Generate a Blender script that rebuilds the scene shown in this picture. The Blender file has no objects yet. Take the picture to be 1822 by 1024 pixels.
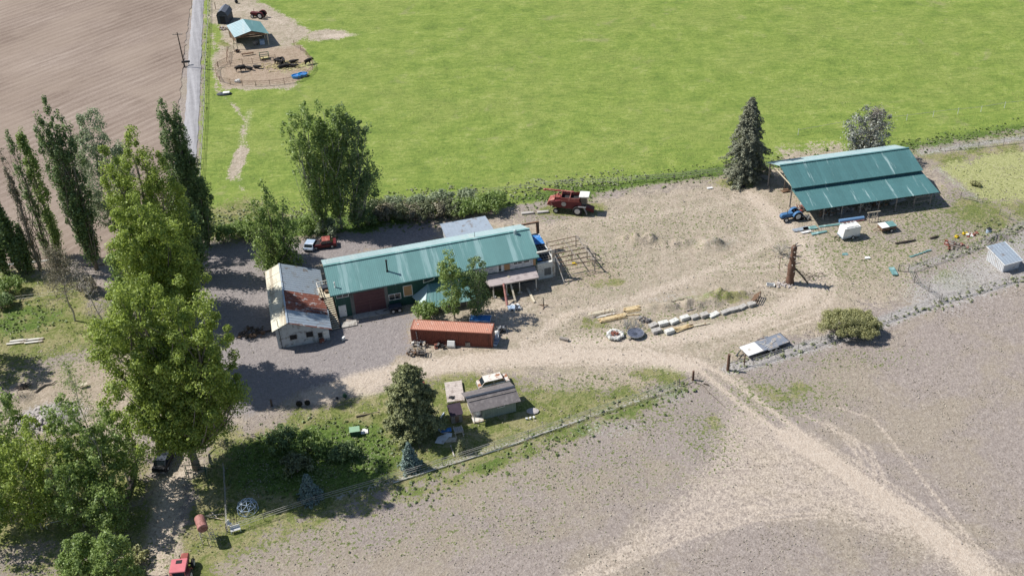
import bpy, math, random
import numpy as np
from mathutils import Vector, Matrix
R_ = math.radians
scene = bpy.context.scene
COL = scene.collection

# ---------------------------------------------------------------- survey frame
PW, PH, FOC, DEP, ROLL, CAMH = 1822., 1024., 1950., R_(35), R_(2.85), 99.
_F = np.array([0, math.cos(DEP), -math.sin(DEP)])
_R0 = np.array([1., 0, 0]); _U0 = np.array([0, math.sin(DEP), math.cos(DEP)])
_R = _R0*math.cos(ROLL)-_U0*math.sin(ROLL); _D = -_U0*math.cos(ROLL)-_R0*math.sin(ROLL)
_C = np.array([0, 0, CAMH])
def G(px, py, z=0.):
    """where a sight line meets the level z (metres)"""
    v = _F+_R*((px-PW/2)/FOC)+_D*((py-PH/2)/FOC)
    return Vector(_C+v*((z-CAMH)/v[2]))
def proj(X, Y, Zz=0.):
    q = np.stack([X, Y, np.zeros_like(X)+Zz-CAMH], -1); w = q@_F
    return PW/2+FOC*(q@_R)/w, PH/2+FOC*(q@_D)/w
def height_at(px, py, ytop):
    g = G(px, py); lo, hi = 0., 60.
    for _ in range(40):
        m = (lo+hi)/2
        if proj(np.array(g.x), np.array(g.y), m)[1] > ytop: lo = m
        else: hi = m
    return lo
def hd(a, b):
    v = G(*b)-G(*a); return math.atan2(v.y, v.x)
def dist(a, b): return (G(*b)-G(*a)).length

# ---------------------------------------------------------------- mesh builder
class MB:
    def __init__(s): s.v = []; s.f = []
    def add(s, vs, fs):
        n = len(s.v); s.v += [tuple(p) for p in vs]; s.f += [tuple(i+n for i in f) for f in fs]; return s
    def box(s, c, d, rz=0., rx=0., ry=0.):
        m = Matrix.Rotation(rz, 3, 'Z')@Matrix.Rotation(ry, 3, 'Y')@Matrix.Rotation(rx, 3, 'X')
        vs = [Vector(c)+m@Vector((x*d[0]/2, y*d[1]/2, z*d[2]/2)) for x in (-1, 1) for y in (-1, 1) for z in (-1, 1)]
        return s.add(vs, [(0, 1, 3, 2), (4, 6, 7, 5), (0, 4, 5, 1), (2, 3, 7, 6), (0, 2, 6, 4), (1, 5, 7, 3)])
    def b2(s, a, b):
        return s.box([(a[i]+b[i])/2 for i in range(3)], [abs(b[i]-a[i]) for i in range(3)])
    def bar(s, p, q, w, h=None):
        h = h or w; p = Vector(p); q = Vector(q); d = (q-p); L = d.length; d.normalize()
        up = Vector((0, 0, 1)) if abs(d.z) < .95 else Vector((0, 1, 0))
        a = d.cross(up).normalized(); b = a.cross(d).normalized()
        vs = [o+a*(i*w/2)+b*(j*h/2) for o in (p, q) for i, j in ((-1, -1), (1, -1), (1, 1), (-1, 1))]
        return s.add(vs, [(0, 1, 2, 3), (7, 6, 5, 4), (0, 4, 5, 1), (1, 5, 6, 2), (2, 6, 7, 3), (3, 7, 4, 0)])
    def path(s, pts, rs, n=7):
        pts = [Vector(p) for p in pts]; k = len(pts)
        if not hasattr(rs, '__len__'): rs = [rs]*k
        vs = []; a = None
        for i, p in enumerate(pts):
            d = (pts[min(i+1, k-1)]-pts[max(i-1, 0)]).normalized()
            if a is None:
                a = d.cross(Vector((0, 0, 1)) if abs(d.z) < .9 else Vector((1, 0, 0))).normalized()
            else: a = (a-d*a.dot(d)).normalized()
            b = d.cross(a)
            vs += [p+(a*math.cos(t)+b*math.sin(t))*rs[i] for t in [2*math.pi*j/n for j in range(n)]]
        fs = [(i*n+j, i*n+(j+1) % n, (i+1)*n+(j+1) % n, (i+1)*n+j) for i in range(k-1) for j in range(n)]
        fs += [tuple(range(n-1, -1, -1)), tuple(range((k-1)*n, k*n))]
        return s.add(vs, fs)
    def tube(s, p, q, r, r2=None, n=8): return s.path([p, q], [r, r if r2 is None else r2], n)
    def slab(s, pts, t):
        """polygon pushed down along its normal by t"""
        pts = [Vector(p) for p in pts]; nn = Vector((0, 0, 0))
        for i in range(len(pts)): nn += (pts[i]-pts[0]).cross(pts[(i+1) % len(pts)]-pts[0])
        nn.normalize()
        if nn.z < 0: pts = pts[::-1]; nn = -nn
        k = len(pts); vs = pts+[p-nn*t for p in pts]
        return s.add(vs, [tuple(range(k)), tuple(range(2*k-1, k-1, -1))]+[(i, i+k, (i+1) % k+k, (i+1) % k) for i in range(k)])
    def prism(s, prof, x0, x1):
        """profile of (y,z) run along x"""
        k = len(prof); vs = [(x0, y, z) for y, z in prof]+[(x1, y, z) for y, z in prof]
        return s.add(vs, [tuple(range(k)), tuple(range(2*k-1, k-1, -1))]+[(i, i+k, (i+1) % k+k, (i+1) % k) for i in range(k)])
    def prismy(s, prof, y0, y1):
        """profile of (x,z) run along y"""
        k = len(prof); vs = [(x, y0, z) for x, z in prof]+[(x, y1, z) for x, z in prof]
        return s.add(vs, [tuple(range(k)), tuple(range(2*k-1, k-1, -1))]+[(i, i+k, (i+1) % k+k, (i+1) % k) for i in range(k)])
    def ell(s, c, r, n=10, m=7, jit=0., rng=None):
        vs = []; fs = []
        for i in range(1, m):
            a = math.pi*i/m
            for j in range(n):
                t = 2*math.pi*j/n; k = 1+(rng.uniform(-jit, jit) if rng else 0)
                vs.append((c[0]+r[0]*k*math.sin(a)*math.cos(t), c[1]+r[1]*k*math.sin(a)*math.sin(t), c[2]+r[2]*k*math.cos(a)))
        vs += [(c[0], c[1], c[2]+r[2]), (c[0], c[1], c[2]-r[2])]; T = len(vs)-2
        for i in range(m-2):
            for j in range(n): fs.append((i*n+j, (i+1)*n+j, (i+1)*n+(j+1) % n, i*n+(j+1) % n))
        for j in range(n):
            fs.append((T, j, (j+1) % n)); fs.append((T+1, (m-2)*n+(j+1) % n, (m-2)*n+j))
        return s.add(vs, fs)
    def wheel(s, c, r, w, n=16, axis='Y', inner=.0):
        d = Vector((0, w/2, 0)) if axis == 'Y' else Vector((w/2, 0, 0)); c = Vector(c)
        return s.path([c-d, c-d*.8, c+d*.8, c+d], [r*.9, r, r, r*.9], n)
    def build(s, name, mat, parent=None, label=None, smooth=False, loc=None, kind=None, bevel=0):
        me = bpy.data.meshes.new(name); me.from_pydata(s.v, [], s.f); me.validate(); me.update()
        import bmesh
        bm = bmesh.new(); bm.from_mesh(me); bmesh.ops.recalc_face_normals(bm, faces=bm.faces)
        if bevel: bmesh.ops.bevel(bm, geom=bm.edges[:], offset=bevel, segments=1, affect='EDGES')
        bm.to_mesh(me); bm.free()
        if smooth: me.polygons.foreach_set('use_smooth', [True]*len(me.polygons))
        me.materials.append(mat)
        o = bpy.data.objects.new(name, me); COL.objects.link(o)
        if parent is not None: o.parent = parent
        if loc is not None: o.location = loc
        if label: o['label'] = label
        if kind: o['kind'] = kind
        return o
def tag(o, label, cat, group=None):
    o['label'] = label; o['category'] = cat
    if group: o['group'] = group
    return o
def thing(name, label, cat, at, rz=0., group=None):
    o = bpy.data.objects.new(name, None); COL.objects.link(o); o.empty_display_size = .3
    o.location = at if len(at) == 3 else G(*at); o.rotation_euler = (0, 0, rz)
    return tag(o, label, cat, group)
def solo(mb, name, mat, label, cat, at, rz=0., group=None, **k):
    o = mb.build(name, mat, **k); o.location = at if len(at) == 3 else G(*at); o.rotation_euler = (0, 0, rz)
    return tag(o, label, cat, group)
def kids(o): return [c for c in bpy.data.objects if c.parent == o]
def dup(o, parent=None):
    c = o.copy(); COL.objects.link(c); c.parent = parent
    for ch in kids(o): dup(ch, c)
    return c
def again(src, at, rz=0., label=None, scale=None):
    c = dup(src); c.location = at if len(at) == 3 else G(*at); c.rotation_euler = (0, 0, rz)
    if label: c['label'] = label
    if scale: c.scale = (scale,)*3
    return c

# ---------------------------------------------------------------- node helpers
class NT:
    def __init__(s, name):
        s.m = bpy.data.materials.new(name); s.m.use_nodes = True; s.t = s.m.node_tree; s.t.nodes.clear()
        s.out = s.t.nodes.new('ShaderNodeOutputMaterial')
        s.co = s.n('ShaderNodeTexCoord').outputs['Object']
    def n(s, k, **kw):
        x = s.t.nodes.new(k)
        for a, b in kw.items(): setattr(x, a, b)
        return x
    def put(s, sock, v):
        if isinstance(v, bpy.types.NodeSocket): s.t.links.new(v, sock)
        elif v is not None: sock.default_value = v if not (isinstance(v, tuple) and len(v) == 3 and sock.type == 'RGBA') else (*v, 1)
    def noise(s, sc, det=4, ro=.55, co=None, dist=0., out='Fac'):
        x = s.n('ShaderNodeTexNoise'); s.put(x.inputs['Vector'], co or s.co)
        x.inputs['Scale'].default_value = sc; x.inputs['Detail'].default_value = det
        x.inputs['Roughness'].default_value = ro; x.inputs['Distortion'].default_value = dist
        return x.outputs[out]
    def mapp(s, rot=(0, 0, 0), scl=(1, 1, 1), co=None):
        x = s.n('ShaderNodeMapping'); s.put(x.inputs['Vector'], co or s.co)
        x.inputs['Rotation'].default_value = rot; x.inputs['Scale'].default_value = scl
        return x.outputs[0]
    def wave(s, sc, co=None, dist=0., axis='X', prof='SIN', det=2):
        x = s.n('ShaderNodeTexWave', bands_direction=axis, wave_profile=prof); s.put(x.inputs['Vector'], co or s.co)
        x.inputs['Scale'].default_value = sc; x.inputs['Distortion'].default_value = dist; x.inputs['Detail'].default_value = det
        return x.outputs['Fac']
    def math(s, op, a, b=None, c=None, clamp=False):
        x = s.n('ShaderNodeMath', operation=op, use_clamp=clamp)
        for i, v in enumerate((a, b, c)):
            if v is not None: s.put(x.inputs[i], v)
        return x.outputs[0]
    def step(s, v, lo, hi):
        x = s.n('ShaderNodeMapRange', interpolation_type='SMOOTHSTEP'); s.put(x.inputs[0], v)
        x.inputs[1].default_value = lo; x.inputs[2].default_value = hi; return x.outputs[0]
    def ramp(s, v, stops):
        x = s.n('ShaderNodeValToRGB'); s.put(x.inputs[0], v); e = x.color_ramp.elements
        while len(e) < len(stops): e.new(.5)
        for i, (p, c) in enumerate(stops): e[i].position = p; e[i].color = (*c, 1)
        return x.outputs[0]
    def mix(s, f, a, b, mode='MIX'):
        x = s.n('ShaderNodeMix', data_type='RGBA', blend_type=mode); s.put(x.inputs['Factor'], f)
        s.put(x.inputs['A'], a); s.put(x.inputs['B'], b); return x.outputs['Result']
    def bump(s, h, st=.4, d=.1):
        x = s.n('ShaderNodeBump'); x.inputs['Strength'].default_value = st; x.inputs['Distance'].default_value = d
        s.put(x.inputs['Height'], h); return x.outputs[0]
    def bsdf(s, col, rough=.8, metal=0., nrm=None, spec=.3):
        x = s.n('ShaderNodeBsdfPrincipled'); s.put(x.inputs['Base Color'], col); s.put(x.inputs['Roughness'], rough)
        x.inputs['Metallic'].default_value = metal; x.inputs['Specular IOR Level'].default_value = spec
        if nrm: s.t.links.new(nrm, x.inputs['Normal'])
        s.t.links.new(x.outputs[0], s.out.inputs[0]); return s.m

def W(name, col, rough=.75, metal=0., var=.18, sc=1.5, stain=None, amt=.45, ssc=.8, streak=False, spec=.3, bump=.15, rib=None, plank=None):
    """weathered surface: base colour, uneven tone, worn or stained patches"""
    t = NT(name); n1 = t.noise(sc, 5, .6); n2 = t.noise(sc*7, 4, .65)
    v = t.math('ADD', t.math('MULTIPLY', n1, .6), t.math('MULTIPLY', n2, .4))
    c = t.ramp(v, [(.3, tuple(x*(1-var) for x in col)), (.7, tuple(min(1, x*(1+var)) for x in col))])
    if plank:                                  # (axis, boards per metre)
        k = t.mapp(scl=tuple(plank[1] if 'XYZ'[i] == plank[0] else .15 for i in range(3)))
        vv = t.n('ShaderNodeTexVoronoi'); t.put(vv.inputs['Vector'], k); vv.inputs['Randomness'].default_value = .35; vv.inputs['Scale'].default_value = 1
        pc = t.n('ShaderNodeSeparateColor'); t.put(pc.inputs[0], vv.outputs['Color'])
        c = t.mix(plank[2] if len(plank) > 2 else .75, c, t.mix(pc.outputs[0], tuple(x*.62 for x in col), tuple(min(1, x*1.3) for x in col)))
    if stain:
        co = t.mapp(scl=(1.6, .13, .13)) if streak else None
        m = t.noise(ssc, 7, .68, co=co); c = t.mix(t.step(m, .62-.3*amt, .72-.25*amt), c, stain)
    h = n2
    if rib:
        wv = t.wave(.314*rib[1], axis=rib[0]); h = t.math('ADD', t.math('MULTIPLY', wv, 1.5), n2)
        c = t.mix(t.math('MULTIPLY', t.math('SUBTRACT', 1, wv), .25), c, tuple(x*.6 for x in col))
    return t.bsdf(c, rough, metal, t.bump(h, bump, .05), spec)

def leafmat(name, dark, light, trans=.25, dead=None):
    t = NT(name); geo = t.n('ShaderNodeNewGeometry')
    r = geo.outputs['Random Per Island']; n = t.noise(.45, 2)
    v = t.math('ADD', t.math('MULTIPLY', r, .6), t.math('MULTIPLY', n, .4))
    st = [(.15, dark), (.8, light)]
    if dead: st.append((.97, dead))
    c = t.ramp(v, st)
    d = t.n('ShaderNodeBsdfDiffuse'); t.put(d.inputs[0], c)
    tr = t.n('ShaderNodeBsdfTranslucent'); t.put(tr.inputs[0], c)
    gl = t.n('ShaderNodeBsdfGlossy'); gl.inputs['Roughness'].default_value = .55; gl.inputs[0].default_value = (.8, .85, .8, 1)
    m = t.n('ShaderNodeMixShader'); m.inputs[0].default_value = trans
    t.t.links.new(d.outputs[0], m.inputs[1]); t.t.links.new(tr.outputs[0], m.inputs[2])
    m2 = t.n('ShaderNodeMixShader'); m2.inputs[0].default_value = .04
    t.t.links.new(m.outputs[0], m2.inputs[1]); t.t.links.new(gl.outputs[0], m2.inputs[2])
    t.t.links.new(m2.outputs[0], t.out.inputs[0]); return t.m

# ---------------------------------------------------------------- world, sun, camera
SUN_EL, SHADOW = 49.5, -16.0
w = bpy.data.worlds.new("World"); scene.world = w; w.use_nodes = True
wt = w.node_tree; sk = wt.nodes.new('ShaderNodeTexSky'); sk.sky_type = 'NISHITA'; sk.sun_disc = False
sk.sun_elevation = R_(SUN_EL); sdx, sdy = -math.cos(R_(SHADOW)), -math.sin(R_(SHADOW))
sk.sun_rotation = math.atan2(sdx, sdy); sk.air_density = 1.0; sk.dust_density = .6
wt.links.new(sk.outputs[0], wt.nodes['Background'].inputs[0]); wt.nodes['Background'].inputs[1].default_value = .085
L = bpy.data.lights.new('sun', 'SUN'); L.energy = 4.85; L.angle = R_(.53); L.color = (1, .955, .89)
so = bpy.data.objects.new('sun', L); COL.objects.link(so); so.location = (-100, 150, 150)
sd = Vector((math.cos(R_(SHADOW))*math.cos(R_(SUN_EL)), math.sin(R_(SHADOW))*math.cos(R_(SUN_EL)), -math.sin(R_(SUN_EL))))
so.rotation_euler = sd.to_track_quat('-Z', 'Y').to_euler()
cam = bpy.data.cameras.new('camera'); co = bpy.data.objects.new('camera', cam); COL.objects.link(co)
cam.sensor_width = 36; cam.lens = 36*FOC/PW; cam.clip_end = 20000; cam.clip_start = 1
mm = Matrix([[*_R], [*(-_D)], [*(-_F)]]).transposed().to_4x4(); mm.translation = Vector(_C); co.matrix_world = mm
scene.camera = co
scene.view_settings.view_transform = 'Standard'; scene.view_settings.look = 'None'
scene.view_settings.exposure = .30; scene.view_settings.gamma = 1
# ================================================================ GROUND
def grid_mesh():
    def axis(a, b, st, far):
        core = list(np.arange(a, b+1e-6, st)); s = st; lo = []; hi = []; x = a
        while x > -far: s *= 1.35; x -= s; lo.append(x)
        s = st; x = b
        while x < far: s *= 1.35; x += s; hi.append(x)
        return np.array(lo[::-1]+core+hi)
    return axis(-142, 136, .36, 5000), axis(78, 296, .36, 5000)
def pts_w(pts): return np.array([[*G(*p)[:2]] for p in pts])
def seg_dist(X, Y, pts, closed=False):
    d = np.full(X.shape, 1e9); n = len(pts)
    for i in range(n if closed else n-1):
        a = pts[i]; b = pts[(i+1) % n]; e = b-a; L2 = max(e@e, 1e-9)
        t = np.clip(((X-a[0])*e[0]+(Y-a[1])*e[1])/L2, 0, 1)
        d = np.minimum(d, np.hypot(X-a[0]-t*e[0], Y-a[1]-t*e[1]))
    return d
def inside(X, Y, pts):
    c = np.zeros(X.shape, bool); n = len(pts)
    for i in range(n):
        x1, y1 = pts[i]; x2, y2 = pts[(i+1) % n]
        if y1 == y2: continue
        k = ((y1 > Y) != (y2 > Y)) & (X < (x2-x1)*(Y-y1)/(y2-y1)+x1); c ^= k
    return c
def poly(X, Y, px, soft=3., amt=1.):
    p = pts_w(px); d = seg_dist(X, Y, p, True); s = np.where(inside(X, Y, p), d, -d)
    return np.clip(.5+s/(soft*2.2), 0, 1)*amt
def line(X, Y, px, wd, soft=1., amt=1.):
    d = seg_dist(X, Y, pts_w(px)); return np.clip(.5+(wd/2-d)/(soft*1.5), 0, 1)*amt
def blob(X, Y, cx, cy, rx, ry, amt=1., soft=1.):
    c = G(cx, cy); sx = (G(cx+rx, cy)-c).length; sy = (G(cx, cy+ry)-c).length
    q = np.hypot((X-c.x)/sx, (Y-c.y)/sy); return np.clip((1-q)/soft+.5, 0, 1)*amt
ZONES = {}
def zones(X, Y):
    mx = np.maximum.reduce; z = {}
    z['pasture'] = poly(X, Y, [(366, -120), (362, 60), (358, 200), (350, 330), (372, 425), (430, 412), (560, 395), (700, 385), (880, 372), (985, 356), (1100, 338), (1290, 306), (1420, 290), (1600, 266), (1700, 247), (1822, 228), (2300, 150), (2300, -300), (300, -300)], 2.5)
    z['dirt'] = mx([poly(X, Y, [(560, 410), (900, 388), (990, 392), (1100, 350), (1290, 316), (1375, 322), (1440, 400), (1560, 425), (1640, 440), (1600, 520), (1450, 590), (1290, 650), (1215, 660), (900, 668), (600, 700), (430, 740), (370, 560), (380, 470), (540, 450)], 5.),
        blob(X, Y, 1100, 672, 130, 26, .78), blob(X, Y, 980, 690, 60, 26, .55), blob(X, Y, 400, 15, 60, 30), poly(X, Y, [(380, 40), (470, 0), (560, 55), (520, 85), (400, 90)], 2, .8), blob(X, Y, 580, 62, 45, 12, .85),
        poly(X, Y, [(0, 700), (60, 668), (200, 625), (262, 640), (235, 810), (120, 800), (60, 760), (0, 800)], 5.), line(X, Y, [(372, 30), (384, 100), (384, 160), (420, 190), (436, 215), (428, 250), (420, 300), (430, 335)], 1.5, 2.2, .8), blob(X, Y, 424, 285, 16, 40, .8),
        poly(X, Y, [(262, 860), (335, 790), (335, 880), (325, 960), (330, 1100), (235, 1100)], 3.), poly(X, Y, [(372, 120), (388, 80), (540, 80), (560, 120), (520, 158), (400, 160)], 2.), line(X, Y, [(365, -30), (362, 60), (368, 120)], 1, 3, .4), blob(X, Y, 1500, 330, 170, 80), blob(X, Y, 900, 480, 60, 60)])
    z['lawn'] = mx([poly(X, Y, [(585, 715), (690, 690), (780, 672), (900, 668), (960, 690), (1130, 690), (1212, 665), (1222, 690), (1180, 708), (1020, 770), (740, 868), (560, 915), (420, 985), (350, 1060), (300, 1060), (335, 900), (370, 770), (440, 770)], 3.5),
        poly(X, Y, [(-150, 470), (90, 485), (230, 560), (250, 610), (60, 640), (0, 690), (-200, 720)], 5.), poly(X, Y, [(-300, 800), (60, 780), (240, 800), (262, 860), (250, 960), (90, 975), (-300, 990)], 4.), blob(X, Y, 1180, 665, 60, 20, .7), line(X, Y, [(1210, 690), (1000, 778), (760, 868), (620, 905), (470, 960)], 2.5, 4, .9),
        blob(X, Y, 1385, 695, 80, 30, .5), blob(X, Y, 1270, 765, 30, 50, .5), blob(X, Y, 1700, 498, 55, 24, .75), blob(X, Y, 1270, 530, 80, 14, .6), blob(X, Y, 1060, 575, 50, 14, .5), blob(X, Y, 1160, 740, 60, 24, .35), blob(X, Y, 640, 700, 50, 15, .5), blob(X, Y, 1080, 503, 44, 8, .6), blob(X, Y, 420, 390, 70, 40, .8), blob(X, Y, 470, 395, 60, 20), blob(X, Y, 895, 520, 40, 9, .9), poly(X, Y, [(1600, 262), (1830, 222), (1900, 420), (1700, 410), (1660, 370), (1690, 330)], 3, .62), poly(X, Y, [(-200, 975), (140, 985), (250, 1040), (100, 1200), (-200, 1100)], 4, .5), blob(X, Y, 1310, 325, 60, 12, .7), line(X, Y, [(1335, 395), (1500, 420), (1690, 372)], 1, 4, .45), blob(X, Y, 410, 78, 22, 14, .9), blob(X, Y, 820, 608, 60, 8, .55), blob(X, Y, 1015, 372, 60, 14, .9)])
    z['gravel'] = mx([poly(X, Y, [(360, 470), (470, 440), (560, 425), (640, 400), (760, 395), (780, 420), (560, 470), (600, 580), (640, 560), (740, 560), (728, 622), (690, 655), (560, 690), (440, 740), (420, 700), (415, 640), (380, 590)], 3.5), line(X, Y, [(400, 450), (405, 600), (440, 700)], 9, 4)])
    z['track'] = mx([line(X, Y, [(560, 705), (640, 676), (760, 650), (900, 636), (1040, 630), (1150, 634), (1230, 650)], 4.4, 2.5, .8), line(X, Y, [(1225, 645), (1262, 672), (1310, 712), (1390, 772), (1480, 835)], 1., 1., .9), line(X, Y, [(1240, 640), (1290, 668), (1350, 712), (1420, 765), (1490, 815)], 1., 1., .9), line(X, Y, [(1400, 775), (1480, 822), (1560, 878), (1650, 938), (1760, 1030), (1860, 1110)], 3.4, 1.6, .95), line(X, Y, [(1230, 650), (1300, 690), (1400, 765), (1490, 830)], 4.5, 5, .5),
        line(X, Y, [(960, 1080), (1060, 1015), (1170, 955), (1310, 912), (1450, 893), (1560, 915), (1660, 960)], 3.2, 4.5, .72), line(X, Y, [(1000, 1080), (1100, 1010), (1200, 965), (1320, 932), (1460, 915), (1590, 950)], 2.0, 4., .6), poly(X, Y, [(1235, 660), (1285, 680), (1400, 740), (1480, 805), (1600, 885), (1700, 955), (1800, 1050), (1710, 1060), (1600, 985), (1500, 938), (1380, 912), (1260, 938), (1150, 988), (1060, 1045), (930, 1070), (1080, 945), (1180, 872), (1240, 790), (1265, 720)], 3.5, .5), line(X, Y, [(1250, 900), (1290, 830), (1330, 760)], 10, 14, .5), line(X, Y, [(1380, 810), (1470, 860), (1590, 920), (1760, 1040)], 3, 3, .7),
        line(X, Y, [(930, 610), (1010, 560), (1120, 535), (1200, 505), (1290, 470), (1370, 430), (1350, 380)], 2.4, 3, .75), line(X, Y, [(880, 640), (1020, 608), (1180, 605), (1330, 575), (1430, 530), (1462, 490), (1440, 450), (1400, 400), (1340, 350)], 3.4, 3, .85),
        line(X, Y, [(1340, 350), (1250, 370), (1120, 385), (960, 400)], 4, 5, .6), line(X, Y, [(1345, 380), (1310, 420), (1330, 460)], 4, 5, .5), line(X, Y, [(445, 195), (425, 280), (423, 320)], 1.5, 2, .6), line(X, Y, [(350, 830), (300, 860), (290, 940), (270, 1050)], 3, 3, .8), line(X, Y, [(322, 1080), (318, 980), (312, 900), (330, 830)], 1.2, 1.5, .7),
        blob(X, Y, 900, 560, 60, 40, .45), blob(X, Y, 640, 690, 60, 20, .6), line(X, Y, [(372, 30), (440, 15), (500, 40)], 3, 4, .7), blob(X, Y, 600, 63, 40, 5, .6), blob(X, Y, 1290, 400, 90, 40, .35)])
    ruts = [[(1425, 735), (1500, 775), (1530, 815), (1535, 850)], [(1450, 745), (1520, 785), (1555, 830), (1558, 870)], [(1470, 750), (1545, 795), (1575, 850), (1572, 880)], [(1480, 720), (1555, 745), (1640, 850), (1760, 1000), (1790, 1040)], [(1560, 880), (1660, 960), (1750, 1030)], [(1300, 660), (1380, 735), (1470, 805)], [(1250, 665), (1330, 735), (1420, 810)], [(1455, 500), (1435, 560), (1340, 590)], [(1475, 500), (1455, 565), (1350, 605)], [(900, 650), (1060, 640), (1170, 642)], [(1130, 955), (1300, 890), (1420, 880), (1560, 915)], [(1140, 970), (1300, 905), (1420, 893), (1560, 935)], [(560, 695), (700, 655), (840, 640)]]
    rng = np.random.default_rng(5)
    for c in ((1390, 500, 90, 70), (1400, 460, 70, 60), (1330, 440, 120, 40)):
        for k in range(5):
            a0 = rng.uniform(-1.8, .2); s = rng.uniform(.7, 1.1)
            ruts.append([(c[0]+c[2]*s*math.cos(a0+t*.35), c[1]+c[3]*s*math.sin(a0+t*.35)) for t in range(8)])
    for dx, dy in ((-16, 14), (-8, 8), (7, -6), (14, -12), (22, -18)): ruts.append([(x+dx, y+dy) for x, y in [(1420, 790), (1500, 838), (1600, 902), (1700, 975), (1790, 1050)]]); ruts.append([(x+dx*.6, y+dy*1.3) for x, y in [(1000, 1050), (1120, 985), (1240, 935), (1360, 905), (1480, 900), (1590, 930)]])
    for dx, dy in ((0, -7), (0, 6), (3, 14)): ruts.append([(x+dx, y+dy) for x, y in [(620, 690), (700, 664), (800, 646), (920, 636), (1060, 632), (1180, 640)]])
    for r in ruts: z['track'] = np.maximum(z['track'], line(X, Y, r, .55, .8, .8))
    z['pale'] = mx([line(X, Y, [(1300, 655), (1400, 628), (1520, 590), (1660, 540), (1830, 490), (2000, 440)], 2.2, 2, 1.), poly(X, Y, [(1600, 500), (1720, 450), (1822, 385), (1900, 380), (1900, 470), (1700, 560), (1600, 550)], 4, .62), line(X, Y, [(1620, 478), (1740, 440), (1830, 395)], 1.6, 3, .8),
        blob(X, Y, 1190, 700, 55, 22, .42), blob(X, Y, 1090, 760, 90, 24, .38), blob(X, Y, 90, 740, 60, 26, .8), line(X, Y, [(1640, 270), (1700, 262), (1830, 243)], 2., 3, .8), blob(X, Y, 1500, 375, 30, 10, .6), blob(X, Y, 1280, 430, 60, 14, .35), blob(X, Y, 1210, 530, 100, 14, .35), line(X, Y, [(1210, 686), (1100, 722), (900, 790), (740, 842), (600, 884)], .8, 1., .7),
        blob(X, Y, 650, 815, 50, 18, .3), line(X, Y, [(1670, 300), (1740, 355)], 2, 3, .6), line(X, Y, [(940, 318), (1000, 325), (1120, 318)], 1.5, 3, .5)])
    z['garden'] = mx([poly(X, Y, [(1672, 298), (1750, 276), (1850, 270), (1880, 345), (1770, 362), (1720, 340)], 3), blob(X, Y, 520, 118, 45, 12, .5)])
    z['speck'] = mx([blob(X, Y, 1540, 450, 160, 60, .62), blob(X, Y, 1700, 400, 140, 60, .75), blob(X, Y, 1060, 470, 90, 60, .42), blob(X, Y, 1200, 400, 180, 40, .4), blob(X, Y, 1350, 470, 120, 30, .35), blob(X, Y, 1120, 590, 120, 18, .5), blob(X, Y, 1260, 560, 150, 14, .45), blob(X, Y, 1330, 625, 60, 16, .4), blob(X, Y, 950, 830, 330, 70, .38), blob(X, Y, 760, 930, 250, 60, .36), blob(X, Y, 1250, 770, 60, 60, .6), blob(X, Y, 1150, 740, 90, 40, .55), blob(X, Y, 1350, 700, 60, 40, .6),
        blob(X, Y, 1400, 705, 110, 40, .62), blob(X, Y, 1080, 690, 180, 34, .55), blob(X, Y, 1500, 640, 150, 20, .4), blob(X, Y, 1420, 340, 60, 40, .3), blob(X, Y, 120, 640, 150, 40, .55), blob(X, Y, 500, 960, 200, 50, .5), blob(X, Y, 150, 1000, 200, 30, .6), blob(X, Y, 980, 380, 60, 16, .6)])
    z['pen'] = mx([poly(X, Y, [(386, 118), (400, 90), (540, 82), (562, 118), (530, 148), (400, 155)], 1.5), blob(X, Y, 130, 690, 160, 70, .25), blob(X, Y, 1060, 485, 40, 20, .5), blob(X, Y, 1180, 680, 90, 14, .3)])
    z['damp_shade'] = mx([poly(X, Y, [(880, 360), (990, 330), (1100, 322), (1290, 292), (1420, 280), (1600, 256), (1822, 218), (1822, 234), (1600, 272), (1290, 312), (1100, 340), (985, 362)], 3, .9), blob(X, Y, 560, 815, 150, 66, 1.), blob(X, Y, 40, 570, 80, 30, .6), line(X, Y, [(1215, 696), (1110, 732), (1000, 776), (850, 832), (700, 885)], 3.0, 4.5, .68), line(X, Y, [(372, -20), (366, 100), (362, 200)], .8, 1.5, .55), blob(X, Y, 560, 400, 200, 20, .8)])  # damp grass edges, plus the wide cottonwood's shade painted on the garden ground
    return z
def vnoise(X, Y, sc, seed):
    rng = np.random.default_rng(seed); T = rng.random((256, 256)); x = X*sc; y = Y*sc
    xi = np.floor(x).astype(int); yi = np.floor(y).astype(int); fx = x-xi; fy = y-yi
    fx = fx*fx*(3-2*fx); fy = fy*fy*(3-2*fy); g = lambda i, j: T[(xi+i) % 256, (yi+j) % 256]
    return (g(0, 0)*(1-fx)+g(1, 0)*fx)*(1-fy)+(g(0, 1)*(1-fx)+g(1, 1)*fx)*fy
MOUNDS = [(1150, 427, 34, 9, 1.05), (1205, 432, 30, 8, 0.90), (1265, 436, 26, 9, 1.65), (1120, 424, 20, 6, 0.60), (1210, 545, 70, 9, 1.05), (1290, 528, 44, 11, 1.35), (1030, 565, 30, 10, 0.60), (100, 745, 40, 14, 0.90), (40, 705, 22, 9, 1.05), (1440, 437, 24, 6, 0.60), (655, 738, 40, 4, 0.52), (1760, 425, 40, 8, 0.90), (90, 735, 14, 8, 0.75)]
def relief(X, Y):
    h = (vnoise(X, Y, .08, 1)-.5)*.10+(vnoise(X, Y, .6, 2)-.5)*.05
    for cx, cy, rx, ry, hh in MOUNDS:
        c = G(cx, cy); sx = (G(cx+rx, cy)-c).length; sy = (G(cx, cy+ry)-c).length
        q = ((X-c.x)/sx)**2+((Y-c.y)/sy)**2; h = h+hh*np.exp(-q*1.6)*(.35+1.2*vnoise(X, Y, 1.1, 7))
    return h-.05
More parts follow.
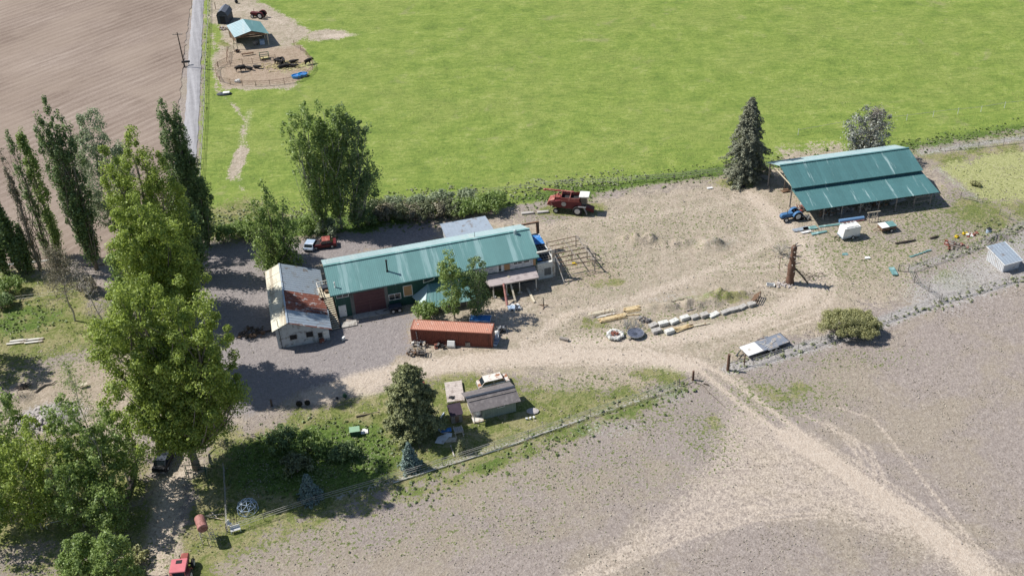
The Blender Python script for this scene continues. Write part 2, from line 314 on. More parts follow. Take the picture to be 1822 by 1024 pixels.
xs, ys = grid_mesh(); XX, YY = np.meshgrid(xs, ys); X = XX.ravel(); Y = YY.ravel()
Zh = relief(X, Y); nx, ny = len(xs), len(ys)
far = (np.abs(X) > 170) | (Y > 320) | (Y < 60)
Zh = np.where(far, -.05, Zh)
me = bpy.data.meshes.new('ground'); me.vertices.add(nx*ny); me.vertices.foreach_set('co', np.stack([X, Y, Zh], -1).astype(np.float32).ravel())
ii = (np.arange(ny-1)[:, None]*nx+np.arange(nx-1)[None, :]).ravel(); q = np.stack([ii, ii+1, ii+nx+1, ii+nx], -1).astype(np.int32)
me.loops.add(q.size); me.loops.foreach_set('vertex_index', q.ravel()); me.polygons.add(len(q))
me.polygons.foreach_set('loop_start', np.arange(0, q.size, 4, dtype=np.int32)); me.update(calc_edges=True); me.validate()
me.polygons.foreach_set('use_smooth', [True]*len(q))
ZN = zones(X, Y)
for nm, tr in (('za', ('pasture', 'dirt', 'lawn')), ('zb', ('gravel', 'track', 'pale')), ('zc', ('garden', 'speck', 'damp_shade'))):
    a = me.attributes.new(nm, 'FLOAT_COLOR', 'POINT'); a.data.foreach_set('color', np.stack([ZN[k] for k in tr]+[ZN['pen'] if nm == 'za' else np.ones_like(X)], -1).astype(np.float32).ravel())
t = NT('ground'); co = t.co
def att(n):
    a = t.n('ShaderNodeAttribute', attribute_name=n); s = t.n('ShaderNodeSeparateColor'); t.put(s.inputs[0], a.outputs['Color']); return [s.outputs[0], s.outputs[1], s.outputs[2], a.outputs['Alpha']]
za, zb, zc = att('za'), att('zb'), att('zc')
nL = t.noise(.035, 3); nM = t.noise(.22, 5, .6); nS = t.noise(1.3, 5, .65); nF = t.noise(3.6, 4, .7); nX = t.noise(9, 3, .7)
norm = lambda v, k: t.math('MULTIPLY_ADD', t.math('SUBTRACT', v, .5), k, .5)
combo = norm(t.math('ADD', t.math('MULTIPLY', nM, .4), t.math('ADD', t.math('MULTIPLY', nS, .3), t.math('MULTIPLY', nF, .3))), 1.9)
fine = norm(t.math('ADD', t.math('MULTIPLY', nF, .5), t.math('ADD', t.math('MULTIPLY', nX, .2), t.math('MULTIPLY', nS, .3))), 1.45)
sm = lambda w_, k, lo=.42, hi=.58: t.step(t.math('ADD', w_, t.math('MULTIPLY', t.math('SUBTRACT', combo, .5), k)), lo, hi)
c = t.ramp(fine, [(.25, (.168, .14, .122)), (.45, (.266, .227, .203)), (.57, (.338, .293, .264)), (.75, (.47, .42, .375))])
c = t.mix(t.math('MULTIPLY', t.step(t.noise(.07, 6, .7, dist=.5), .44, .6), .7), c, t.ramp(fine, [(.25, (.195, .16, .12)), (.5, (.31, .265, .205)), (.75, (.45, .40, .315))]))
dirt = t.ramp(fine, [(.25, (.225, .182, .138)), (.44, (.345, .288, .225)), (.56, (.43, .368, .295)), (.74, (.56, .495, .405))])
dirt = t.mix(t.math('MULTIPLY', t.step(t.noise(.5, 6, .72, dist=.4), .44, .58), .6), dirt, t.ramp(fine, [(.3, (.165, .145, .095)), (.5, (.275, .245, .175)), (.7, (.41, .37, .29))]))
dirt = t.mix(t.math('MULTIPLY', za[3], .6), dirt, t.ramp(fine, [(.3, (.19, .125, .085)), (.5, (.31, .225, .16)), (.7, (.44, .345, .26))]))
c = t.mix(sm(za[1], 1.5), c, dirt)
c = t.mix(sm(zb[0], 1.0), c, t.ramp(fine, [(.3, (.19, .17, .165)), (.5, (.26, .235, .23)), (.7, (.35, .32, .305))]))
past = t.ramp(combo, [(.25, (.095, .145, .034)), (.43, (.168, .232, .05)), (.57, (.222, .282, .064)), (.76, (.325, .355, .13))])
past = t.mix(t.math('MULTIPLY', t.step(t.noise(.045, 5, .62), .42, .62), .45), past, t.ramp(fine, [(.25, (.15, .185, .045)), (.5, (.235, .275, .075)), (.75, (.34, .35, .15))]))
past = t.mix(t.math('MULTIPLY', t.step(t.noise(.11, 6, .7, dist=.6), .58, .70), .5), past, (.28, .265, .14))
past = t.mix(t.math('MULTIPLY', t.step(t.noise(1.1, 6, .75, co=t.mapp(rot=(0, 0, .2), scl=(.3, 1, 1))), .50, .60), .62), past, (.12, .19, .04))
c = t.mix(sm(za[0], .9), c, past)
lawn = t.ramp(fine, [(.28, (.06, .085, .022)), (.45, (.12, .15, .04)), (.57, (.20, .215, .075)), (.72, (.36, .33, .18))])
lawn = t.mix(t.math('MULTIPLY', t.step(t.noise(.35, 6, .7, dist=.5), .44, .58), .75), lawn, t.ramp(fine, [(.3, (.18, .155, .07)), (.5, (.29, .26, .14)), (.7, (.42, .37, .24))]))
c = t.mix(sm(za[2], 1.7), c, lawn)
c = t.mix(sm(zc[2], 1.3), c, t.ramp(fine, [(.36, (.045, .08, .018)), (.5, (.09, .145, .03)), (.64, (.18, .235, .07))]))  # dark green of the damp edges and of the painted cottonwood shade
# dirt zones that cut into the pasture
c = t.mix(t.math('MULTIPLY', sm(za[1], 1.2, .5, .62), t.step(za[0], .6, .9)), c, dirt)
c = t.mix(sm(zc[0], 1.6), c, t.ramp(fine, [(.3, (.20, .22, .08)), (.5, (.32, .33, .145)), (.7, (.45, .44, .25))]))
c = t.mix(t.math('MULTIPLY', t.step(t.math('ADD', zb[2], t.math('MULTIPLY', t.math('SUBTRACT', fine, .5), 1.3)), .3, .6), .85), c, t.ramp(fine, [(.28, (.20, .19, .18)), (.5, (.35, .335, .325)), (.72, (.54, .525, .51))]))
c = t.mix(t.math('MULTIPLY', t.step(t.math('ADD', zb[1], t.math('MULTIPLY', t.math('SUBTRACT', fine, .5), .9)), .28, .68), .92), c, t.ramp(fine, [(.3, (.375, .305, .242)), (.5, (.495, .42, .345)), (.7, (.595, .52, .435))]))
sp = t.math('ADD', t.math('MULTIPLY', nS, .55), t.math('MULTIPLY', t.noise(2.6, 3, .7), .45))
spm = t.step(t.math('ADD', sp, t.math('MULTIPLY', zc[1], .16)), .60, .66)
c = t.mix(t.math('MULTIPLY', spm, t.step(zc[1], .04, .2)), c, t.ramp(nF, [(.35, (.075, .10, .035)), (.65, (.20, .225, .085))]))
hgt = t.math('ADD', t.math('MULTIPLY', nS, .8), t.math('MULTIPLY', nF, .8))
gm = t.bsdf(c, .95, 0, t.bump(hgt, .55, .35), .1)
me.materials.append(gm); go = bpy.data.objects.new('ground', me); COL.objects.link(go); go['kind'] = 'structure'

# ploughed field and gravel road: sheets laid just above the ground
A0 = G(338, -5)
fpx = [(341, 0), (331, 70), (322, 150), (317, 210), (308, 300), (290, 380), (262, 440), (215, 470), (120, 474), (0, 478), (-120, 482)]
fp = [G(*p) for p in fpx]; d0 = (fp[0]-fp[2]).normalized()
fp = [fp[0]+d0*120]+fp+[G(-120, 482)+Vector((-160, 0, 0)), fp[0]+d0*120+Vector((-260, 0, 0))]
def resample(pts, st):
    out = []
    for a, b in zip(pts, pts[1:]):
        n = max(1, int((b-a).length/st)); out += [a.lerp(b, i/n) for i in range(n)]
    return out+[pts[-1]]
rng0 = random.Random(3)
edge = resample(fp[:-2], 1.2); edge = [p+Vector((rng0.uniform(-.25, .25), rng0.uniform(-.2, .2), 0)) for p in edge]
mb = MB(); mb.add([(p.x, p.y, .07) for p in edge+fp[-2:]], [tuple(range(len(edge)+2))])
t = NT('ploughed_soil'); fh = math.atan2(*(G(211, 70)-G(0, 150)).yx)
k = t.mapp(rot=(0, 0, -fh+.0)); cd = t.n('ShaderNodeVectorMath', operation='ADD'); t.put(cd.inputs[0], k)
nn = t.noise(.02, 2, out='Color'); sc_ = t.n('ShaderNodeVectorMath', operation='SCALE'); t.put(sc_.inputs[0], nn); sc_.inputs['Scale'].default_value = 3.5
t.put(cd.inputs[1], sc_.outputs[0]); kk = cd.outputs[0]
w1 = t.wave(.145, co=kk, axis='Y', dist=2., det=4); w2 = t.wave(.5, co=kk, axis='Y', dist=3., det=3)
st = t.noise(1., 4, .6, co=t.mapp(scl=(.05, .9, 1), co=kk)); fn = t.noise(2.6, 5, .7)
st2 = t.noise(1., 5, .65, co=t.mapp(scl=(.12, 2.6, 1), co=kk)); big = t.noise(.03, 4, .6)
v = t.math('ADD', t.math('ADD', t.math('MULTIPLY', w1, .055), t.math('MULTIPLY', big, .30)), t.math('ADD', t.math('MULTIPLY', st, .16), t.math('ADD', t.math('MULTIPLY', fn, .28), t.math('MULTIPLY', st2, .26))))
v = t.math('MULTIPLY_ADD', t.math('SUBTRACT', v, .5), 1.45, .48)
c = t.ramp(v, [(.28, (.135, .10, .08)), (.45, (.21, .163, .132)), (.57, (.27, .216, .179)), (.74, (.375, .312, .265))])
c = t.mix(t.math('MULTIPLY', t.step(t.noise(.05, 4), .45, .62), .4), c, (.31, .25, .20))
fm = t.bsdf(c, .95, 0, t.bump(v, .4, .25), .1)
fo = mb.build('ploughed_field', fm, kind='structure')
rp = [G(*p) for p in [(354.5, -30), (353, 0), (345.5, 120), (343.5, 180), (338, 250), (329, 340), (325, 390), (330, 440), (352, 480)]]; rp = [rp[0]+(rp[0]-rp[2]).normalized()*150]+rp
mid = resample(rp, 1.5); vs = []; n = len(mid)
for i, p in enumerate(mid):
    d = (mid[min(i+1, n-1)]-mid[max(0, i-1)]); d = Vector((-d.y, d.x, 0)).normalized()
    for s in (-1, -.55, 0, .55, 1): vs.append(p+d*(1.45*s+(rng0.uniform(-.12, .12) if abs(s) == 1 else 0))+Vector((0, 0, .16 if abs(s) < .9 else .05)))
mb = MB(); mb.add(vs, [(i*5+j, i*5+j+1, i*5+j+6, i*5+j+5) for i in range(n-1) for j in range(4)])
t = NT('pale_gravel'); f1 = t.noise(3.5, 5, .7); f2 = t.noise(.4, 4); f3 = t.noise(1, 4, co=t.mapp(rot=(0, 0, .0), scl=(1.2, .03, 1), co=t.mapp(rot=(0, 0, -.27))))
v = t.math('ADD', t.math('MULTIPLY', f1, .35), t.math('ADD', t.math('MULTIPLY', f2, .2), t.math('MULTIPLY', f3, .45)))
rdm = t.bsdf(t.ramp(v, [(.36, (.22, .215, .22)), (.5, (.31, .305, .315)), (.64, (.40, .395, .405))]), .9, 0, t.bump(f1, .3, .1), .15)
mb.build('gravel_road', rdm, kind='structure')

# ================================================================ SCATTERED GROWTH
def quads_mesh(name, V, mat, parent=None, nper=4):
    V = V.astype(np.float32).reshape(-1, 3); n = len(V)//nper
    me = bpy.data.meshes.new(name); me.vertices.add(len(V)); me.vertices.foreach_set('co', V.ravel())
    me.loops.add(len(V)); me.loops.foreach_set('vertex_index', np.arange(len(V), dtype=np.int32))
    me.polygons.add(n); me.polygons.foreach_set('loop_start', np.arange(0, len(V), nper, dtype=np.int32))
    me.update(calc_edges=True); me.materials.append(mat)
    o = bpy.data.objects.new(name, me); COL.objects.link(o)
    if parent is not None: o.parent = parent
    return o
def leaf_quads(P, N, S, rng, asp=.62):
    n = len(P); N = N/np.maximum(np.linalg.norm(N, axis=1, keepdims=True), 1e-6)
    r = rng.normal(size=(n, 3)); T = np.cross(N, r); T /= np.maximum(np.linalg.norm(T, axis=1, keepdims=True), 1e-6); B = np.cross(N, T)
    S = S[:, None]; fold = N*S*.25
    return np.stack([P-T*S, P-B*S*asp+fold, P+T*S, P+B*S*asp+fold], 1)
def tufts(name, n, wt, mat, lo, hi, seed, lab=None, cat=None, blades=4, spread=.6, box=(-140, 140, 78, 295)):
    rng = np.random.default_rng(seed); xx = rng.uniform(box[0], box[1], n*12); yy = rng.uniform(box[2], box[3], n*12)
    px, py = proj(xx, yy); ok = (px > -40) & (px < 1862) & (py > -30) & (py < 1060); xx = xx[ok]; yy = yy[ok]
    p = wt(xx, yy); keep = rng.random(len(xx)) < p; xx = xx[keep][:n]; yy = yy[keep][:n]
    zz = relief(xx, yy); m = len(xx); S = rng.uniform(lo, hi, m)*rng.uniform(.6, 1.2, m)
    k = np.repeat(np.arange(m), blades); a = rng.uniform(0, 6.283, len(k)); r = S[k]*spread*rng.random(len(k))
    P = np.stack([xx[k]+np.cos(a)*r, yy[k]+np.sin(a)*r, zz[k]+S[k]*rng.uniform(.2, .75, len(k))], -1)
    N = np.stack([np.cos(a)*.8, np.sin(a)*.8, rng.uniform(.8, 2.4, len(k))], -1)
    o = quads_mesh(name, leaf_quads(P, N, S[k]*rng.uniform(.45, .9, len(k)), rng), mat); o['kind'] = 'stuff'
    if lab: o['label'] = lab; o['category'] = cat
    return o
M = {}
M['grass'] = leafmat('meadow_grass', (.13, .18, .04), (.29, .33, .11), .3)
M['weed'] = leafmat('green_weed', (.07, .10, .03), (.22, .25, .10), .25)
M['dry'] = leafmat('dry_weed', (.19, .16, .12), (.50, .45, .36), .15)
M['palegr'] = leafmat('pale_tall_grass', (.16, .19, .08), (.36, .38, .22), .3)
def wmix(*pairs):
    def f(x, y):
        z = zones(x, y); n = vnoise(x, y, .5, 11)*.6+vnoise(x, y, .13, 12)*.5
        return np.clip(sum(z[k]*a for k, a in pairs), 0, 1)*np.clip((n-.56)*8, 0, 1)*np.clip(1-z['track']*1.6, 0, 1)*np.clip(1-z['gravel'], 0, 1)
    return f
tufts('pasture_grass', 20000, wmix(('pasture', .9)), M['grass'], .05, .12, 1, 'short bright green pasture grass across the big field', 'grass', 3)
tufts('yard_weeds', 16000, wmix(('speck', .7), ('lawn', .4), ('dirt', .10)), M['weed'], .06, .17, 2, 'green weed clumps scattered over the bare yard and lawn', 'weeds', 4)
tufts('dry_stubble', 26000, lambda x, y: np.clip(1-zones(x, y)['pasture'], 0, 1)*np.clip((vnoise(x, y, .35, 4)-.3)*2, 0, 1)*np.clip(1.1-zones(x, y)['track']*1.5-zones(x, y)['gravel'], 0, 1)*((proj(x, y)[1] > 480) | (x > 0)), M['dry'], .05, .15, 3, 'pale dead weeds and stubble over the dry fields', 'dry weeds', 3)
M['ditch'] = leafmat('ditch_grass', (.09, .135, .035), (.23, .29, .09), .3)
tufts('ditch_grass', 20000, lambda x, y: np.clip(zones(x, y)['damp_shade']*1.2-.15, 0, 1), M['ditch'], .12, .34, 4, 'taller dark grass along the ditch and field edges', 'grass', 5)
def litter():
    g = np.random.default_rng(21); n = 9000; x = g.uniform(-60, 90, n); y = g.uniform(82, 180, n); z = zones(x, y)
    k = (g.random(n) < np.clip(z['dirt']*.16+z['gravel']*.05+z['pale']*.2+.02, 0, 1)*np.clip(1-z['pasture'], 0, 1)); x, y = x[k], y[k]; h = relief(x, y); mb = MB(); rr = random.Random(2)
    for a, b, c in zip(x, y, h):
        s = rr.uniform(.05, .17); mb.box((a, b, c+s*.3), (s*rr.uniform(.7, 1.8), s, s*.8), rr.uniform(0, 3), rr.uniform(-.4, .4), rr.uniform(-.4, .4))
    o = mb.build('loose_stones', W('loose_stone', (.36, .32, .28), .9, 0, .3, .7), kind='stuff'); o['label'] = 'loose stones and clods scattered over the yard'; o['category'] = 'stones'
litter()
def tall(x, y):
    return np.maximum.reduce([line(x, y, [(640, 375), (700, 355), (800, 345), (880, 350), (960, 335), (1100, 318)], 3.5, 3), line(x, y, [(1300, 655), (1520, 590), (1830, 492)], 1.2, 1.5), line(x, y, [(1640, 474), (1830, 398)], 1.2, 1.5, .8), blob(x, y, 1780, 410, 40, 14, .8), line(x, y, [(370, 400), (450, 380), (540, 385)], 5, 4)])
tufts('tall_grass', 16000, tall, M['palegr'], .14, .36, 5, 'tall pale grass and brush along the fences', 'grass', 5)
# ================================================================ TREES
M['bark'] = W('grey_bark', (.23, .20, .17), .9, var=.35, sc=3)
M['palebark'] = W('pale_bark', (.42, .39, .34), .9, var=.3, sc=3)
M['darkbark'] = W('dark_bark', (.10, .08, .065), .9, var=.3, sc=3)
M['cotton'] = leafmat('cottonwood_leaf', (.14, .205, .035), (.44, .54, .10), .45, (.50, .55, .33))
M['poplar'] = leafmat('poplar_leaf', (.085, .135, .05), (.27, .37, .14), .42)
M['aspen'] = leafmat('aspen_leaf', (.13, .20, .05), (.37, .49, .14), .48)
M['silver'] = leafmat('silver_leaf', (.18, .23, .12), (.42, .48, .31), .4)
M['spruce'] = leafmat('spruce_needle', (.10, .11, .075), (.30, .31, .215), .15)
M['pine'] = leafmat('pine_needle', (.11, .13, .055), (.33, .35, .155), .2)
M['blue'] = leafmat('blue_spruce_needle', (.09, .14, .12), (.25, .34, .31), .1)
M['willow'] = leafmat('willow_leaf', (.23, .24, .09), (.50, .49, .24), .35)
M['twig'] = leafmat('bare_twig', (.16, .135, .11), (.40, .36, .32), .05)
M['shrub'] = leafmat('olive_shrub_leaf', (.085, .10, .05), (.24, .27, .135), .3)
M['brown'] = leafmat('brown_shrub_leaf', (.12, .105, .065), (.32, .29, .20), .15)

M['silvergrey'] = leafmat('grey_juniper', (.12, .14, .10), (.40, .41, .36), .15)
def clump_leaves(C, Rr, RZ, cnt, size, rng, up=.35, spreadn=.65, hollow=.3):
    k = np.repeat(np.arange(len(C)), cnt); n = len(k)
    d = rng.normal(size=(n, 3)); d /= np.linalg.norm(d, axis=1, keepdims=True)
    r = hollow+(1.18-hollow)*rng.random(n)**.75
    off = d*r[:, None]*np.stack([Rr[k], Rr[k], RZ[k]], -1)
    P = C[k]+off; N = d+rng.normal(size=(n, 3))*spreadn; N[:, 2] += up
    return leaf_quads(P, N, size*rng.uniform(.6, 1.3, n), rng)
def limb(mb, a, b, r0, r1, rng, sag=.12, n=5, seg=4):
    a = np.array(a); b = np.array(b); L = np.linalg.norm(b-a); pts = []; rs = []
    off = rng.normal(size=3)*L*.07
    for i in range(seg+1):
        u = i/seg; p = a+(b-a)*u+off*math.sin(math.pi*u)+np.array([0, 0, -sag*L*math.sin(math.pi*u)])
        pts.append(p); rs.append(r0+(r1-r0)*u)
    mb.path(pts, rs, n)
def tree(name, label, base, ytop, R, prof, leaf, bark, seed, cat='tree', group=None, t0=.12, nc=160, per=70, size=.24, clump=1.1, cz=1., leanx=0., tips=None, limbs=26, tr=.35, H=None, fill=.35, up=.35, lobes=.25, sweep=.35, at=None, wexp=1.2):
    """trunk with limbs reaching into a crown of leaf clumps; prof(u) gives the relative crown radius from crown foot to tip"""
    rng = np.random.default_rng(seed); at = Vector(at) if at else G(*base); H = H or height_at(base[0], base[1], ytop)
    T = thing(name, label, cat, tuple(at), 0, group)
    stems = tips or [(0, 0, 1.)]
    C = []; ph = rng.uniform(0, 6.28, 3)
    wtot = sum(s[2] for s in stems)
    for (tx, ty, th) in stems:
        m = int(nc*th/wtot); us = np.linspace(0, 1, 60); pr = np.array([max(prof(u), .04) for u in us]); cdf = np.cumsum(np.maximum(pr, .18)**wexp); cdf /= cdf[-1]
        u = np.interp(rng.random(m), cdf, us); a = rng.uniform(0, 6.283, m)
        rad = np.interp(u, us, pr)*R/(len(stems)**.35)*(1+lobes*np.sin(3*a+ph[0]+u*9)*.6+lobes*np.sin(5*a+ph[1]-u*13)*.4)*(fill+(1-fill)*rng.random(m)**.55)
        z = H*th*(t0+(1-t0)*u)
        C.append(np.stack([tx*u**.8*1.0+rad*np.cos(a), ty*u**.8+rad*np.sin(a), z], -1))
    C = np.concatenate(C); hh = C[:, 2]/H
    cr = clump*rng.uniform(.45, 1.45, len(C))*np.clip(1.25-.6*hh, .5, 1.2)
    V = clump_leaves(C, cr, cr*cz, per, size, rng, up)
    mb = MB()
    for (tx, ty, th) in stems:
        top = H*th*.93; k = 8; pts = []; rs = []
        wob = rng.normal(size=(k+1, 2))*.012*H
        for i in range(k+1):
            u = i/k; uu = max(0, (u-t0)/(1-t0))
            pts.append((tx*uu**.8+wob[i, 0]*u, ty*uu**.8+wob[i, 1]*u, top*u-(.15 if i == 0 else 0))); rs.append(tr*(1.25 if i == 0 else 1)*(1-u*.93)*(1 if len(stems) == 1 else .75))
        mb.path(pts, rs, 9)
        pick = rng.choice(len(C), min(limbs, len(C)), replace=False)
        for j in pick:
            c = C[j]; z0 = max(H*t0*.6, c[2]-sweep*H*.35-np.hypot(c[0], c[1])*.7); u = z0/top
            if u > .95: continue
            uu = max(0, (u-t0)/(1-t0)); r0 = tr*(1-u*.93)*.45
            limb(mb, (tx*uu**.8, ty*uu**.8, z0), c, max(r0, .03), .018, rng)
    mb.build('trunk', bark, T, smooth=True)
    quads_mesh('crown', V, leaf, T)
    return T
def conifer(name, label, base, ytop, R, leaf, seed, group=None, H=None, size=.2, dens=1., tr=.22, droop=.25, ragged=.2, t0=.06, pw=.85, at=None):
    rng = np.random.default_rng(seed); at = Vector(at) if at else G(*base); H = H or height_at(base[0], base[1], ytop)
    T = thing(name, label, 'tree', tuple(at), 0, group); mb = MB()
    mb.path([(0, 0, -.1), (0, 0, H*.5), (rng.normal()*.1, 0, H*.97)], [tr, tr*.6, .02], 8)
    Ps = []; Ns = []; z = H*t0
    while z < H*.985:
        u = (z/H-t0)/(1-t0); rad = R*(1-u)**pw*(.85+.3*rng.random())+.12
        nb = max(4, int((5+7*(1-u))*dens)); a0 = rng.uniform(0, 6.28)
        for j in range(nb):
            a = a0+j*6.283/nb+rng.normal()*.18; L = rad*(1-ragged*rng.random()**1.4)*(1+.16*np.sin(3*a+z*1.3))
            if rng.random() < .10: continue
            k = max(4, int(L*26*dens)); s = rng.random(k)**.7; wv = (1.05-s)*.5*min(1, L*.5)+.08
            side = rng.normal(size=k)*wv; zz = z+.18*L-droop*L*s**1.5-np.abs(rng.normal(size=k))*.22*min(1, L)
            x = np.cos(a)*L*s-np.sin(a)*side; y = np.sin(a)*L*s+np.cos(a)*side
            Ps.append(np.stack([x, y, zz], -1)); Ns.append(np.stack([np.cos(a)*.5+rng.normal(size=k)*.5, np.sin(a)*.5+rng.normal(size=k)*.5, np.abs(rng.normal(size=k))*.7+.3], -1))
            if L > .8: mb.tube((0, 0, z), (math.cos(a)*L*.9, math.sin(a)*L*.9, z+.18*L-droop*L*.8), .04, .012, 4)
        z += max(.28, .055*H*(1-u*.5)*.55)
    P = np.concatenate(Ps); N = np.concatenate(Ns)
    V = leaf_quads(P, N, size*rng.uniform(.6, 1.3, len(P)), rng, .5)
    mb.build('trunk', M['darkbark'], T, smooth=True); quads_mesh('crown', V, leaf, T)
    return T
def shrub(name, label, at, R, H, leaf, seed, group=None, nc=26, per=60, size=.16, cat='shrub', bark=None, clump=.45, stems=7):
    rng = np.random.default_rng(seed); at = G(*at) if len(at) == 2 else Vector(at); T = thing(name, label, cat, tuple(at), 0, group)
    a = rng.uniform(0, 6.283, nc); u = rng.random(nc)**.5; r = R*u*.85*(1+.22*np.sin(2*a+seed)+.12*np.sin(5*a+seed*2)); z = H*(.2+.62*np.sqrt(np.clip(1-u**2*.8, 0, 1))*rng.uniform(.55, 1.05, nc))
    C = np.stack([r*np.cos(a), r*np.sin(a), z], -1); cr = clump*R*rng.uniform(.35, .9, nc)
    V = clump_leaves(C, cr, np.minimum(cr, H*.35), per, size, rng, .4)
    mb = MB()
    for j in range(stems):
        c = C[j % nc]; limb(mb, (c[0]*.15, c[1]*.15, -.05), c, .05*H**.5, .015, rng)
    mb.build('stem', bark or M['bark'], T); quads_mesh('foliage', V, leaf, T)
    return T
def dead_tree(name, label, base, ytop, seed, R=2.5, lean=(0, 0), leaf=None, nl=40, tr=.2, H=None, twigs=900, mat=None, group=None, cat='tree', t0=.3, size=.1):
    rng = np.random.default_rng(seed); at = G(*base); H = H or height_at(base[0], base[1], ytop); T = thing(name, label, cat, tuple(at), 0, group)
    mb = MB(); k = 7; sp = [np.array([lean[0]*(i/k)**1.2+rng.normal()*.1, lean[1]*(i/k)**1.2+rng.normal()*.1, H*i/k]) for i in range(k+1)]; sp[0][2] = -.1
    mb.path(sp, [tr*(1-.9*i/k) for i in range(k+1)], 8); ends = []
    for j in range(nl):
        u = t0+(1-t0)*rng.random()**.8; i = min(int(u*k), k-1); p = sp[i]+(sp[i+1]-sp[i])*(u*k-i); a = rng.uniform(0, 6.28)
        L = R*(1.15-u)*rng.uniform(.6, 1.2); q = p+np.array([math.cos(a)*L, math.sin(a)*L, L*rng.uniform(.3, 1.1)])
        limb(mb, p, q, .05, .012, rng, 0.02)
        for h in range(3):
            s = p+(q-p)*rng.uniform(.4, 1); e = s+rng.normal(size=3)*L*.28+np.array([0, 0, .15*L]); limb(mb, s, e, .018, .007, rng, 0, 3, 2); ends.append(e)
    mb.build('trunk', mat or M['palebark'], T)
    E_ = np.array(ends); k = rng.integers(0, len(E_), twigs); P = E_[k]+rng.normal(size=(twigs, 3))*.28*R/2.5
    quads_mesh('crown', leaf_quads(P, rng.normal(size=(twigs, 3)), size*rng.uniform(.5, 1.3, twigs), rng, .3), leaf or M['twig'], T)
    return T
col_p = lambda u: (min(1, .45+u*1.8) if u < .35 else (1 if u < .6 else max(0, 1-((u-.6)/.4)**1.5)))
ov = lambda u: math.sqrt(max(0, 1-((u-.42)/.6)**2)) if u > .02 else .5
cotp = lambda u: (.55+1.6*u if u < .28 else (1-.28*((u-.28)/.32) if u < .6 else .72*math.sqrt(max(0, 1-((u-.6)/.42)**2))))
PG = 'tall narrow poplars along the ploughed field'
P_ = dict(prof=col_p, leaf=M['poplar'], bark=M['bark'], t0=.08, clump=.62, cz=2., fill=.15, up=.2, sweep=.9, group=PG, wexp=.8)
tree('poplar_tree', 'tall dense triple-topped dark poplar left of the bright cottonwoods', (172, 478), 176, 2.5, seed=11, nc=330, per=62, size=.18, tips=[(0, 0, 1.), (-2.1, 0, .97), (1.7, .4, .985)], tr=.4, **P_)
tree('poplar_tree', 'green-topped slender poplar second left of the triple-topped poplar', (108, 456), 212, 1.05, seed=12, nc=130, per=55, size=.17, tr=.25, **{**P_, 'leaf': M['aspen']})
tree('poplar_tree', 'thin half-bare poplar with a twiggy crown against the furrows', (91, 465), 230, .9, seed=13, nc=80, per=36, size=.16, tr=.25, **P_)
tree('poplar_tree', 'nearly leafless leaning dark poplar spire near the left edge', (73, 480), 268, .55, seed=14, nc=55, per=34, size=.16, tr=.3, **{**P_, 'leaf': M['brown'], 'clump': .6})
tree('poplar_tree', 'short slim poplar between two taller bare ones', (57, 481), 398, .6, seed=15, nc=45, per=50, size=.2, tr=.18, **P_)
tree('poplar_tree', 'dark bushy poplar close to the left edge of the row', (36, 484), 350, 1.1, seed=16, nc=90, per=60, size=.22, tr=.25, **P_)
tree('poplar_tree', 'short green poplar just right of the bushy edge poplar', (46, 484), 392, .7, seed=17, nc=45, per=60, size=.2, tr=.18, **P_)
tree('poplar_tree', 'leftmost poplar, cut by the left edge of the picture', (10, 487), 400, .9, seed=18, nc=70, per=60, size=.22, tr=.25, **P_)
tree('poplar_tree', 'tall dark poplar beside the gravel road, the highest there', (350, 440), 172, 2.3, seed=19, nc=290, per=62, size=.18, tips=[(0, 0, 1.), (1.9, 0, .93)], tr=.4, **P_)
tree('poplar_tree', 'shorter dark poplar at the end of the gravel road', (370, 436), 253, 2.1, seed=20, nc=200, per=62, size=.18, tr=.35, **P_)
tree('poplar_tree', 'low dark poplar wedged behind the bright cottonwoods', (352, 492), 345, 2.2, seed=21, nc=120, per=60, size=.23, tr=.3, **{**P_, 'clump': 1.1})
tree('silver_poplar_tree', 'pale silvery poplar behind the tall bright cottonwood', (222, 440), 199, 4.0, ov, M['silver'], M['palebark'], 22, nc=210, per=64, size=.18, clump=.85, t0=.2, tr=.35, cz=1.3, wexp=.9)
tree('cottonwood_tree', 'huge bright green cottonwood with the widest crown, over the lane', (350, 832), 492, 10.2, cotp, M['cotton'], M['bark'], 31, nc=600, per=170, size=.165, clump=1.0, t0=.19, tr=.62, limbs=60, tips=[(-1.5, 0, .98), (2.6, 1.5, .93), (-4.8, .5, .9), (5.4, -1, .84)], cz=.95, fill=.3, lobes=.35)
tree('cottonwood_tree', 'tall bright green cottonwood with the highest narrow top', (312, 556), 222, 6.4, lambda u: (.65+1.1*u if u < .3 else (1-.3*((u-.3)/.3) if u < .6 else .7*max(0, 1-((u-.6)/.4)**1.6)+.08)), M['cotton'], M['bark'], 32, nc=360, per=150, size=.165, clump=1.0, t0=.08, tr=.5, limbs=46, tips=[(0, 0, 1.), (-3.6, 0, .9), (3.2, 0, .86)], cz=1.25, fill=.3, lobes=.3)
tree('cottonwood_tree', 'middle cottonwood between the widest one and the tall narrow one', (330, 668), 348, 6.8, cotp, M['cotton'], M['bark'], 33, nc=350, per=150, size=.165, clump=1.0, t0=.25, tr=.45, tips=[(0, 0, 1.), (2.6, .5, .9), (-2.4, 0, .93)], fill=.25, lobes=.35)
tree('cottonwood_tree', 'smaller bright cottonwood at the left foot of the tall one', (255, 590), 430, 2.9, cotp, M['aspen'], M['bark'], 34, nc=110, per=90, size=.19, clump=.9, t0=.1, tr=.35)
GG = 'aspens behind the long teal-roofed workshop'
